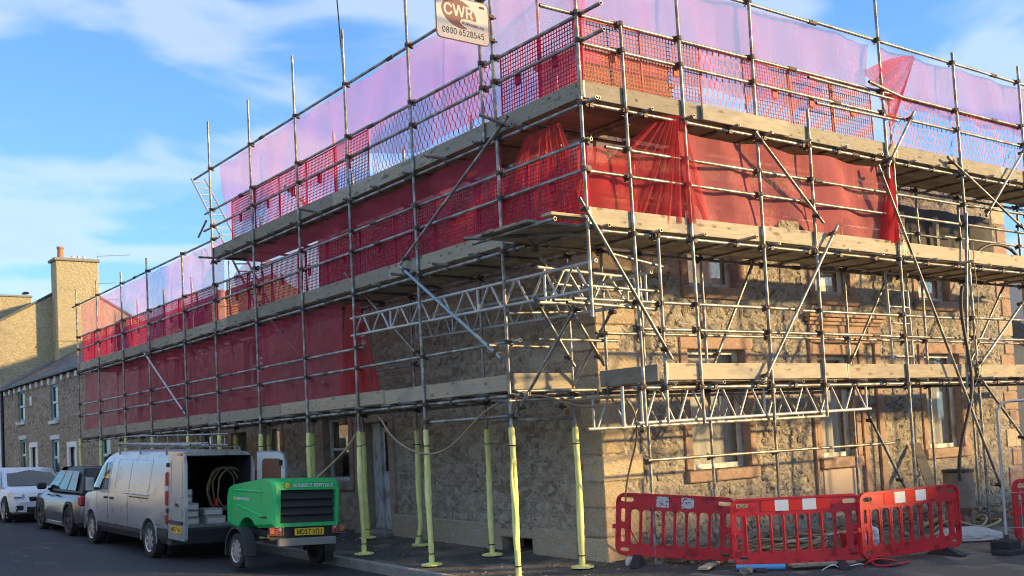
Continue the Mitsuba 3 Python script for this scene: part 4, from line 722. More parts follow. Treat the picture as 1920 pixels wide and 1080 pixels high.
tag(obj('rubble_sack', at(crumple(np.array([.22, .2, .2]), 9), 5.5, .1, .14), 'm_card'), 'grey rubble sack slumped behind the right barrier near the wall', 'sack')
tag(obj('rubble_sack', at(crumple(np.array([.09, .07, .09]), 12), 1.72, 1.42, .11), 'm_white_dirty'), 'small white sack at the foot of the sunlit building corner', 'sack')
tag(obj('bucket', [cyl((4.45, -.35, .05), (4.45, -.35, .36), .13, 18, .16), cyl((4.45, -.35, .35), (4.45, -.35, .37), .17, 18)], 'm_barrier', smooth=40), 'dark red bucket behind the right red barrier', 'bucket')
cp = []
for q in range(170): a = q * .19; r_ = 1 + .06 * math.sin(q * .7); cp.append((3.75 + (.85 + .03 * math.sin(q)) * r_ * math.cos(a), .35 + .42 * r_ * math.sin(a), .12 + .0011 * q + .02 * math.sin(q * .9)))
tag(obj('hose', poly_tube(np.array(cp), .018, 6), 'm_hose', smooth=60), 'tan hose lying in a flat coil on the rubble behind the middle barrier', 'hose')
for q, (x, y, a, L, wd, lab) in enumerate(((2.25, .35, .5, 1.0, .14, 'pale split timber plank lying under the left and middle barriers'), (3.1, -.85, -.45, .9, .2, 'short brown board on the ground under the middle barrier'), (2.6, -.1, -1.1, .7, .1, 'dark batten poking out below the middle barrier'))):
    m = at(cb(-L / 2, L / 2, -wd / 2, wd / 2, 0, .035, .005), 0, 0, 0, a); m.apply_translation([x, y, float(zpave(x, y)) + .03 + .02 * q]); tag(obj('plank', m, 'm_board_new' if q < 1 else 'm_board', uv=uvc(m, .5)), lab, 'plank')
tag(obj('blue_pipe', cyl((2.15, -.18, .10), (2.62, -.62, .09), .04, 12), 'm_bluepipe', smooth=40), 'short length of blue plastic pipe beneath the middle barrier', 'pipe')
tag(obj('cable_tangle', poly_tube(spline([(3.4, -1.3, .04), (3.7, -1.42, .12), (4.0, -1.35, .05), (3.8, -1.22, .09), (3.55, -1.36, .06), (3.9, -1.5, .04), (4.2, -1.42, .05)], 60), .014, 6), 'm_barrier', smooth=60), 'tangle of red cable under the joint of the middle and right barriers', 'cable')
tag(obj('white_cord', poly_tube(spline([(2.9, -1.0, .03), (3.05, -1.1, .09), (3.2, -1.08, .04), (3.3, -1.2, .07), (3.5, -1.24, .03)], 40), .008, 6), 'm_white', smooth=60), 'white cord curled on the ground under the middle barrier', 'cord')
tag(obj('scrap_tube', cyl((4.1, .55, .22), (5.7, .35, .28), .024, 10), 'm_tube_pale', smooth=40), 'loose steel tube lying on the rubble behind the barriers', 'tube')
for lab, a_, b_, w_ in (('grey weathered plank leaning against the wall behind the steel vessel', (8.9, .9, .1), (9.6, 1.85, 1.5), .2), ('broken brown board lying beside the steel vessel', (7.5, .55, .12), (8.7, .75, .2), .16), ('short timber offcut on the rubble by the fence foot', (6.6, -.35, .1), (7.3, -.1, .14), .12)):
    a_, b_ = np.array(a_), np.array(b_); L_ = np.linalg.norm(b_ - a_); u_ = (b_ - a_) / L_; v_ = np.cross([0, 0, 1.], u_); v_ /= np.linalg.norm(v_); m = xf(cb(0, L_, -w_ / 2, w_ / 2, 0, .035, .005), basis(a_, u_, v_, np.cross(u_, v_))); tag(obj('plank', m, 'm_board', uv=uvc(m, .3)), lab, 'plank')
hose('brown hose heaped in loose loops at the foot of the steel vessel', [(7.4, .2, .10), (7.8, -.05, .22), (8.3, -.15, .12), (8.7, .05, .25), (8.4, .35, .14), (7.9, .3, .3), (7.6, .0, .16), (8.1, -.25, .1), (8.8, -.2, .18), (9.1, .2, .1)], r=.022, mat='m_hose', n=90)
V = []; UV = []
for q in range(700):
    x = 2.0 + 10.5 * rng.random() ** 1.2; y = 1.85 - abs(rng.normal(0, .75)); s = .02 + .07 * rng.random() ** 3
    if y < -1.3: continue
    m = blob(np.array([s * 1.3, s, s * .8]), int(rng.integers(1 << 30)), 1 if s > .04 else 0); m.apply_translation([x, y, float(bumpy(np.array(x), np.array(y))) + s * .3]); V.append(m); UV.append(uvc(m, rng.random()))
tag(obj('rubble', trimesh.util.concatenate(V), 'm_rubble', uv=np.vstack(UV)), 'loose stone rubble and grit along the foot of the right wall', 'rubble', kind='stuff')
V = []; UV = []
for q in range(420):
    x, y = rng.uniform(-.1, 1.7), rng.uniform(1.2, 9) if q % 3 else rng.uniform(1.2, 3.2); s = .006 + .022 * rng.random() ** 4
    m = blob(np.array([s * 1.3, s, s * .7]), int(rng.integers(1 << 30)), 0); m.apply_translation([x, y, float(bumpy(np.array(x), np.array(y))) + s * .3]); V.append(m); UV.append(uvc(m, rng.random()))
tag(obj('grit', trimesh.util.concatenate(V), 'm_rubble', uv=np.vstack(UV)), 'stone chips and grit scattered over the pavement under the scaffold', 'grit', kind='stuff')

# ---------------------------------------------------------------- wheels shared by the vehicles
def wheel(parent, Bm, x, y, z, r, w, side, spokes=7, alloy='m_rim', name='wheel'):
    k = key(name, parent); s = side; n = 36; t = np.linspace(0, 2 * np.pi, n, endpoint=False)
    prof = [(r * .66, -.5), (r * .90, -.5), (r * .985, -.40), (r, -.2), (r, .2), (r * .985, .40), (r * .90, .5), (r * .66, .5)]
    v = np.array([[x + s * w * a, y + rr * math.cos(c), z + rr * math.sin(c)] for rr, a in prof for c in t]); f = []
    for q in range(len(prof)):
        q2 = (q + 1) % len(prof)
        for i in range(n): j = (i + 1) % n; f += [[q * n + i, q2 * n + i, q2 * n + j], [q * n + i, q2 * n + j, q * n + j]]
    obj('tyre', xf(trimesh.Trimesh(v, f, process=False), Bm), 'm_rubber', k, smooth=35)
    xo = x + s * w * .34
    parts = [cyl([xo - s * .05, y, z], [xo - s * .045, y, z], r * .66, 30), cyl([xo, y, z], [xo + s * .022, y, z], r * .15, 16)]
    ring = [(r * .67, .5), (r * .60, .44), (r * .60, .2), (r * .67, .2)]
    v = np.array([[x + s * w * a, y + rr * math.cos(c), z + rr * math.sin(c)] for rr, a in ring for c in t]); f = []
    for q in range(4):
        q2 = (q + 1) % 4
        for i in range(n): j = (i + 1) % n; f += [[q * n + i, q2 * n + i, q2 * n + j], [q * n + i, q2 * n + j, q * n + j]]
    sp = [trimesh.Trimesh(v, f, process=False), parts[1]]
    for q in range(spokes):
        a = 2 * math.pi * q / spokes + .2; d = np.array([0, math.cos(a), math.sin(a)]); e = np.array([0, -math.sin(a), math.cos(a)]); o = np.array([xo, y, z])
        pts = [o + d * r * .1 + e * sgn * r * .09 + np.array([s * h, 0, 0]) for sgn in (-1, 1) for h in (-.01, .02)] + [o + d * r * .62 + e * sgn * r * .13 + np.array([s * h, 0, 0]) for sgn in (-1, 1) for h in (-.01, .018)]
        sp.append(trimesh.convex.convex_hull(np.array(pts)))
    obj('hub_back', xf(parts[0], Bm), 'm_black', k); obj('rim', xf(trimesh.util.concatenate(sp), Bm), alloy, k, smooth=30); return k
def loft(sections, caps=True):
    S = np.array(sections, float); n, m = S.shape[:2]; v = S.reshape(-1, 3); f = []
    for a in range(n - 1):
        for i in range(m): j = (i + 1) % m; f += [[a * m + i, a * m + j, (a + 1) * m + j], [a * m + i, (a + 1) * m + j, (a + 1) * m + i]]
    c0, c1 = len(v), len(v) + 1; v = np.vstack([v, S[0].mean(0), S[-1].mean(0)])
    for i in range(m): j = (i + 1) % m; f += [[j, i, c0], [(n - 1) * m + i, (n - 1) * m + j, c1]]
    t = trimesh.Trimesh(v, np.array(f), process=True)
    if t.volume < 0: t.invert()
    return t
def cut(a, *bs):
    for b in bs: a = trimesh.boolean.difference([a, b], engine='manifold')
    return a
def patch(poly, fx, off, thick=.006, maxe=.12):
    """a skin on a vehicle's side: a polygon in (y, z), laid on x = fx(y, z), standing out by off"""
    v, f = trimesh.creation.triangulate_polygon(poly, engine='earcut'); v3 = np.column_stack([v, 0 * v[:, 0]]); v3, f = trimesh.remesh.subdivide_to_size(v3, f, maxe); y, z = v3[:, 0], v3[:, 1]; x = fx(y, z)
    return trimesh.Trimesh(np.column_stack([x + off, y, z]), f, process=False)
def plate(o, u, v, text, parent, w=.52, h=.111):
    B = basis(o, u, v, np.cross(u, v)); k = key('number_plate', parent); obj('plate', xf(extrude(rrect(w, h, .012, 0, 0), .006), B), 'm_plate', k)
    t = meshkit.text_mesh(text, .074, .0085, True); t.apply_translation([-t.bounds.mean(0)[0], -t.bounds.mean(0)[1], 0]); t.apply_scale([w * .84 / (t.bounds[1][0] - t.bounds[0][0]), 1, 1]); obj('lettering', xf(t, B), 'm_ink', k); return k
def vframe(x, y, yaw, roll, z, pitch):
    c, s = math.cos(yaw), math.sin(yaw); f = np.array([-s, c, pitch]); f /= np.linalg.norm(f); r = np.array([c, s, roll]); r -= f * (r @ f); r /= np.linalg.norm(r); return basis([x, y, z], r, f, np.cross(r, f))

# ---------------------------------------------------------------- green compressor trailer
tr = thing('compressor_trailer', 'bright green towed compressor with black louvred back parked behind the van', 'compressor'); Bm = vframe(-1.30, 5.74, math.radians(2), -.05, .06, .024)
W = .60; prof = [(0, .70), (0, 1.30), (.04, 1.40), (.14, 1.455), (.35, 1.465), (1.0, 1.40), (1.55, 1.335), (1.70, 1.27), (1.76, 1.10), (1.72, .66), (1.35, .60), (1.2, .70)]
pts = [[sx * x, y + i * (.88 - y) * .0, z] for (y, z) in prof for sx in (-1, 1) for x, i in ((W - .05, 0),)] + [[sx * W, .04 + (y * .955), .68 + (z - .62) * .90] for (y, z) in prof for sx in (-1, 1)]
body = trimesh.convex.convex_hull(np.array(pts)); body = cut(body, bx(-.47, .50, -.1, .10, .76, 1.28))
arch = cyl((-1, .92, .42), (1, .92, .42), .40, 32); body = cut(body, arch)
body = cut(body, bx(-W - .1, -W + .012, .44, .448, .70, 1.40), bx(-W - .1, -W + .012, 1.52, 1.528, .6, 1.3), bx(-W - .1, W + .1, -.1, .012, 1.372, 1.379))
obj('canopy', xf(body, Bm), 'm_green', tr, smooth=28)
for a in ((-1, 'm_green'),):
    sx = a[0]; side = lambda y, z: np.full_like(y, sx * (W + .002))
    obj('swage', xf(cb(sx * W - .02, sx * W + .014, .35, 1.45, 1.235, 1.26, .01), Bm), 'm_green', tr); m = cb(sx * W - .02, sx * W + .016, .35, 1.3, .0, .028, .01); m.vertices[:, 2] += .83 + .16 * m.vertices[:, 1] - .05; obj('swage', xf(m, Bm), 'm_green', tr); obj('latch', xf(cb(sx * W - .02, sx * W + .008, .22, .44, .835, .86), Bm), 'm_plastic', tr)
lv = key('louvre', tr); obj('back', xf(bx(-.468, .498, .085, .098, .762, 1.278), Bm), 'm_dark', lv)
for q in range(4):
    z = .80 + q * .125; m = trimesh.convex.convex_hull(np.array([[x, y, zz] for x in (-.465, .495) for y, zz in ((.012, z - .035), (.022, z - .035), (.082, z + .055), (.072, z + .06))])); obj('blade', xf(m, Bm), 'm_plastic', lv)
XR, XF, XU = Bm[:3, 0], Bm[:3, 1], Bm[:3, 2]; O3 = Bm[:3, 3]; PT = lambda x, y, z: O3 + XR * x + XF * y + XU * z
text_on('SUNBELT RENTALS', .055, PT(-.27, -.002, 1.325), XR, XU, 'm_white', tr, width=.72, bold=True, depth=.006)
text_on('SUNBELT RENTALS', .040, PT(-W - .0012, 1.36, 1.09), -XF, XU, 'm_white', tr, width=.48, bold=True, depth=.008)
def sun_logo(o, u, v, r):
    n = 24; t = np.arange(n) * 2 * math.pi / n; p = Polygon([(r * (1 if i % 2 else .72) * math.cos(a), r * (1 if i % 2 else .72) * math.sin(a)) for i, a in enumerate(t)]); B = basis(o, u, v, np.cross(u, v)); obj('logo', xf(extrude(p, .006), B), 'm_yellow', tr); obj('logo', xf(extrude(shapely.Point(0, 0).buffer(r * .35), .008), B), 'm_amber', tr)
sun_logo(PT(-.36, -.002, 1.35), XR, XU, .048); sun_logo(PT(-W - .0012, 1.42, 1.11), -XF, XU, .036)
obj('chassis', xf(trimesh.util.concatenate([bx(-.5, .5, .05, 1.7, .52, .63), bx(-.62, .62, .04, .10, .50, .70), bx(-.05, .05, 1.6, 2.9, .46, .54)]), Bm), 'm_black', tr)
obj('bumper', xf(cb(-.50, .52, -.02, .05, .40, .52, .01), Bm), 'm_concrete', tr)
for sx in (-1, 1):
    lk = key('tail_light', tr); x0 = sx * .66; xi = sx * .44; obj('lens', xf(cb(min(x0, xi), max(x0, xi), -.03, .04, .575, .70, .02), Bm), 'm_redlens', lk); obj('lens', xf(cb(x0 - sx * .005, x0 - sx * .075, -.034, .0, .60, .69, .008), Bm), 'm_amber', lk); obj('lens', xf(cb(xi + sx * .02, xi + sx * .075, -.035, .0, .645, .69, .008), Bm), 'm_clearlens', lk)
    for q in range(5): zz = .58 + q * .029; obj('guard_bar', xf(bx(min(x0, xi) - .01, max(x0, xi) + .01, -.047, -.042, zz, zz + .004), Bm), 'm_chrome', lk)
    for q in range(5): xx = min(x0, xi) + q * .055; obj('guard_bar', xf(bx(xx, xx + .004, -.047, -.042, .572, .703), Bm), 'm_chrome', lk)
    wheel(tr, Bm, sx * .70, .92, .285, .285, .17, sx, spokes=9)
    n = 14; ang = np.linspace(-.15, math.pi + .25, n); rr, r2 = .385, .355; xs0, xs1 = sorted((sx * .615, sx * .81)); v = [[x, .92 - r * math.cos(a), .285 + r * math.sin(a)] for x in (xs0, xs1) for r in (rr, r2) for a in ang]; f = []
    for q in range(n - 1):
        for a, b in ((0, n), (2 * n, 3 * n), (0, 2 * n), (n, 3 * n)): f += [[a + q, a + q + 1, b + q + 1], [a + q, b + q + 1, b + q]]
    obj('mudguard', xf(trimesh.Trimesh(v, f, process=False), Bm), 'm_plastic', tr, smooth=40); obj('mud_flap', xf(bx(sx * .64, sx * .79, .56, .575, .06, .30), Bm), 'm_rubber', tr)
plate(PT(0.02, -.036, .62), XR, XU, 'MD17 VOJ', tr); obj('side_lamp', xf(cb(-.645, -.615, .045, .095, .53, .59), Bm), 'm_amber', tr)
obj('jockey_wheel', xf(cyl((-.12, 2.6, .1), (-.12, 2.6, .8), .03, 10), Bm), 'm_coupler', tr)

# ---------------------------------------------------------------- silver van
van = thing('panel_van', 'silver panel van with both rear doors open and a ladder on its roof', 'van'); VB = vframe(-1.66, 8.75, 0.0, -.035, .105, .024); VB[:3, 0] *= .88; VB[:3, 1] *= 1.06
SEC = [(.88, .30), (.955, .42), (.985, .72), (.978, 1.06), (.945, 1.30), (.875, 1.70), (.83, 1.84), (.74, 1.93), (.50, 1.965), (0, 1.975)]
def vsec(y, zt, ws):
    h = []
    for x, z in SEC: zz = z if z <= 1.0 and zt > 1.0 else (1.0 + (z - 1.0) * (zt - 1.0) / .975 if zt > 1.0 else .30 + (z - .30) * (zt - .30) / 1.675); h.append((x * ws, zz))
    full = h + [(-x, z) for x, z in h[-2::-1]]; return [(x, y, z) for x, z in full]
ST = [(0, 1.95, .985), (.06, 1.97, 1), (1.2, 1.975, 1), (2.6, 1.975, 1), (3.35, 1.965, 1), (3.75, 1.91, .997), (4.1, 1.74, .99), (4.45, 1.42, .985), (4.62, 1.25, .98), (4.95, 1.12, .955), (5.15, 1.0, .90), (5.26, .80, .84), (5.29, .55, .82)]
vb = loft([vsec(*s) for s in ST]); sidex = lambda z: np.interp(z, [s[1] for s in SEC], [s[0] for s in SEC])
WB = (.90, 4.40)
vb = cut(vb, bx(-.80, .80, -.2, 2.75, .60, 1.86), *[cyl((sx * .70, y, .33), (sx * 1.2, y, .33), .40, 32) for y in WB for sx in (-1, 1)])
obj('body', xf(vb, VB), 'm_silver', van, smooth=30)
obj('load_space', xf(trimesh.util.concatenate([bx(-.795, -.785, .03, 2.73, .602, 1.855), bx(.785, .795, .03, 2.73, .602, 1.855), bx(-.79, .79, 2.72, 2.74, .602, 1.855), bx(-.79, .79, .03, 2.73, 1.84, 1.852)]), VB), 'm_dark', van); obj('load_floor', xf(bx(-.79, .79, -.0, 2.72, .603, .62), VB), 'm_concrete', van)
fl = lambda y, z: -sidex(z)
for yy in WB: obj('arch_liner', xf(cyl((-.69, yy, .33), (.69, yy, .33), .395, 28), VB), 'm_black', van)
sill = sbox(1.32, .30, 3.98, .50); obj('sill_trim', xf(patch(sill, fl, -.006), VB), 'm_plastic', van, smooth=True); obj('rear_bumper', xf(cb(-.94, .94, -.09, .10, .28, .58, .03), VB), 'm_plastic', van); obj('bumper_corner', xf(patch(sbox(.0, .30, .5, .58), fl, -.008), VB), 'm_plastic', van, smooth=True); obj('bumper_reflector', xf(bx(-.74, -.55, -.094, -.088, .40, .44), VB), 'm_redlens', van)
win = Polygon([(3.36, 1.16), (3.36, 1.72), (3.62, 1.72), (3.86, 1.60), (4.22, 1.28), (4.26, 1.15)]); obj('side_window', xf(patch(win, lambda y, z: -sidex(1.0 + (z - 1) * .975 / np.clip(np.interp(y, [s[0] for s in ST], [s[1] for s in ST]) - 1, .1, 2)) , -.005, maxe=.07), VB), 'm_carglass', van, smooth=True); obj('windscreen', xf(trimesh.Trimesh([[-.76, 3.88, 1.87], [.76, 3.88, 1.87], [.86, 4.60, 1.29], [-.86, 4.60, 1.29]], [[0, 1, 2], [0, 2, 3]]), VB), 'm_carglass', van)
obj('window_divider', xf(patch(sbox(3.62, 1.18, 3.655, 1.70), fl, -.008), VB), 'm_plastic', van)
lines = [sbox(3.28, .52, 3.295, 1.82), sbox(2.08, .52, 2.092, 1.80), sbox(4.02, .75, 4.034, 1.10), sbox(.96, 1.065, 2.0, 1.088), sbox(.30, .62, .80, .632)]
for q, l in enumerate(lines): obj('door_seam' if q != 3 else 'door_rail', xf(patch(l, fl, -.003 if q != 3 else -.012), VB), 'm_black', van)
rw = rrect(1.95, .62, .07, 1.95, 1.49).difference(rrect(1.90, .57, .06, 1.95, 1.49)); obj('pressing', xf(patch(rw, fl, -.006, maxe=.08), VB), 'm_silver', van, smooth=True)
m = cb(-1.005, -.96, .95, 2.3, 1.12, 1.15, .012); obj('swage', xf(m, VB), 'm_silver', van)
for y in (3.42, 3.05): obj('door_handle', xf(cb(-1.015, -.96, y - .08, y + .08, .985, 1.03, .012), VB), 'm_black', van)
for yy in WB: rr = extrude(shapely.Point(0, 0).buffer(.425, 20).difference(shapely.Point(0, 0).buffer(.395, 20)).intersection(sbox(-1, -.03, 1, 1)), .02); obj('arch_lip', xf(xf(rr, basis([-.99, yy, .33], [0, 1, 0], [0, 0, 1], [1, 0, 0])), VB), 'm_silver', van)
tl = key('tail_light', van); obj('lens', xf(cb(-.992, -.86, -.014, .105, .98, 1.58, .03), VB), 'm_redlens', tl); obj('lens', xf(cb(-.996, -.93, -.018, .06, 1.23, 1.34, .02), VB), 'm_clearlens', tl); obj('lens', xf(cb(-.990, -.86, -.014, .09, .66, .84, .02), VB), 'm_redlens', tl)
for z in (1.70, .90): obj('hinge', xf(cb(-.99, -.90, -.035, .03, z - .035, z + .035), VB), 'm_black', van)
tl = key('tail_light', van); obj('lens', xf(cb(.86, .992, -.014, .105, .98, 1.58, .03), VB), 'm_redlens', tl)
mr = key('mirror', van); obj('shell', xf(cb(-1.26, -1.03, 4.02, 4.16, 1.10, 1.42, .04), VB), 'm_plastic', mr); obj('arm', xf(cb(-1.06, -.93, 4.02, 4.1, 1.12, 1.19), VB), 'm_plastic', mr); obj('mirror', xf(bx(-1.24, -1.05, 4.012, 4.02, 1.13, 1.40), VB), 'm_chrome', mr)
for y in WB:
    for sx in (-1, 1): wheel(van, VB, sx * .855, y, .33, .33, .23, sx, spokes=7)
XR, XF, XU = VB[:3, 0], VB[:3, 1], VB[:3, 2]; O3 = VB[:3, 3]; PT = lambda x, y, z: O3 + XR * x + XF * y + XU * z
dpoly = Polygon([(0, .42), (.80, .42), (.82, .46), (.84, 1.0), (.80, 1.15), (.78, 1.72), (.72, 1.87), (.6, 1.93), (0, 1.93)]).buffer(-.02).buffer(.02)
def rear_door(hx, ang, sgn, name):
    k = key(name, van); c, s = math.cos(ang), math.sin(ang); u = XR * (-sgn * c) + XF * (-s) if False else (XR * (math.cos(ang) * -sgn) - XF * math.sin(ang)); B = basis(PT(hx, -.01, 0), u, XU, np.cross(u, XU)); return k, B
k, B = rear_door(-.955, math.radians(91), -1, 'rear_door')   # hinge at the left, outer face to the street
n3 = B[:3, 2]; sg = 1.0 if n3 @ XR < 0 else -1.0            # which way is outside
E = lambda poly, d0, d1: (lambda m: xf(m, B))((lambda m: (m.apply_translation([0, 0, d0 if sg > 0 else -d1]), m)[1])(extrude(poly, d1 - d0)))
obj('skin', E(dpoly, -.05, 0), 'm_silver', k); obj('window_pressing', E(rrect(.56, .66, .06, .42, 1.47).difference(rrect(.53, .63, .05, .42, 1.47)), 0, .006), 'm_silver', k)
obj('handle', E(rrect(.17, .09, .03, .46, 1.02), 0, .012), 'm_chrome', k); obj('handle', E(rrect(.13, .055, .02, .46, 1.02), .012, .02), 'm_black', k); obj('plate_hood', E(rrect(.62, .055, .01, .42, .72), 0, .035), 'm_plastic', k); obj('brake_lamp', E(rrect(.2, .05, .01, .55, 1.885), 0, .012), 'm_redlens', k)
plate(B[:3, 3] + B[:3, 0] * .42 + XU * .60 + n3 * sg * .003, B[:3, 0] * (1 if np.cross(B[:3, 0], XU) @ (n3 * sg) > 0 else -1), XU, 'MD17 VOJ', k)
k, B = rear_door(.955, math.radians(108), 1, 'rear_door'); n3 = B[:3, 2]; sg = 1.0 if n3 @ XR > 0 else -1.0
obj('skin', E(dpoly, -.04, 0), 'm_silver', k); obj('inner_frame', E(dpoly.buffer(-.03).difference(rrect(.52, .66, .08, .42, 1.46)), -.06, -.0405), 'm_white', k); obj('window_board', E(rrect(.53, .67, .08, .42, 1.46), -.052, -.041), 'm_hardboard', k); obj('check_strap', E(rrect(.05, .1, .01, .70, 1.72), -.10, -.06), 'm_black', k)
for y in (.5, 1.9, 3.1): obj('roof_bar', xf(trimesh.util.concatenate([bx(-.80, .80, y - .012, y + .012, 2.005, 2.03), bx(-.80, -.77, y - .02, y + .02, 1.85, 2.006), bx(.77, .80, y - .02, y + .02, 1.85, 2.006)]), VB), 'm_tube', van)
lad = thing('ladder', 'aluminium ladder lying along the roof of the silver van', 'ladder'); z0, z1 = 2.05, 2.27
for zz in (z0, z1 - .03): tube('stile', PT(.0, -.6, zz), PT(.0, 5.0, zz), lad, r=.014)
for q in range(10): y = -.45 + q * .56; tube('rung', PT(.0, y, z0), PT(.0, y, z1 - .03), lad, r=.011)
lad = thing('ladder', 'second aluminium ladder flat on the left of the van roof', 'ladder')
for xx in (-.55, -.15): tube('stile', PT(xx, -.1, 2.045), PT(xx, 3.9, 2.09), lad, r=.02)
for q in range(14): y = .0 + q * .28; tube('rung', PT(-.55, y, 2.045), PT(-.15, y, 2.09), lad, r=.013, mat='m_tube_pale')
BX = [(-.42, .25, .62, .30, .34, .13, 0.03), (-.43, .26, .755, .30, .34, .12, -.04), (-.44, .24, .88, .30, .33, .13, .05), (-.52, .30, 1.015, .28, .30, .12, -.12), (-.54, .28, 1.14, .27, .30, .12, .06), (.05, .18, .62, .42, .32, .15, .02), (.02, .2, .775, .38, .3, .13, -.07)]
BL = ['bottom box of the taller stack in the back of the van', 'second box up of the taller stack in the van', 'third box up of the taller stack in the van', 'fourth box up, set back on the tall stack in the van', 'topmost box of the tall stack in the van', 'lower box of the short stack in the van', 'upper box of the short stack beside the compressor']
for (x, y, z, w, d, h, a), lab in zip(BX, BL):
    t = thing('carton', 'grey ' + lab, 'box'); m = at(cb(-w / 2, w / 2, -d / 2, d / 2, 0, h - .004, .008), x, y, z, a); obj('carton', xf(m, VB), 'm_card', t); m = at(bx(-w / 2 + .03, w / 2 - .03, -d / 2 - .003, -d / 2 + .001, h * .2, h * .75), x, y, z, a); obj('label', xf(m, VB), 'm_white', t)
cp = [(.52 + .012 * math.sin(q * 1.3), .55 + .018 * (q / 12), 1.22) + np.array([.10 * math.sin(q * .04), .36 * math.cos(q * .209) * 0, 0]) + np.array([.30 * math.cos(q * .209), .10 * math.sin(q * .209 * .5), .40 * math.sin(q * .209)]) for q in range(120)]
tag(obj('hose', xf(poly_tube(np.array(cp), .02, 6), VB), 'm_hose', smooth=60), 'tan hose coiled upright inside the dark back of the van', 'hose')
tag(obj('overall', xf(at(crumple(np.array([.10, .08, .36]), 21), -.58, .5, 1.45), VB), 'm_plastic'), 'black overall hanging inside the van above the boxes', 'clothing')
tag(obj('red_bottle', xf(trimesh.util.concatenate([cyl((.18, .3, .93), (.18, .3, 1.03), .04, 12), cyl((.18, .3, 1.03), (.18, .3, 1.07), .04, 12, .015)]), VB), 'm_barrier'), 'small red bottle standing among the boxes in the van', 'bottle')

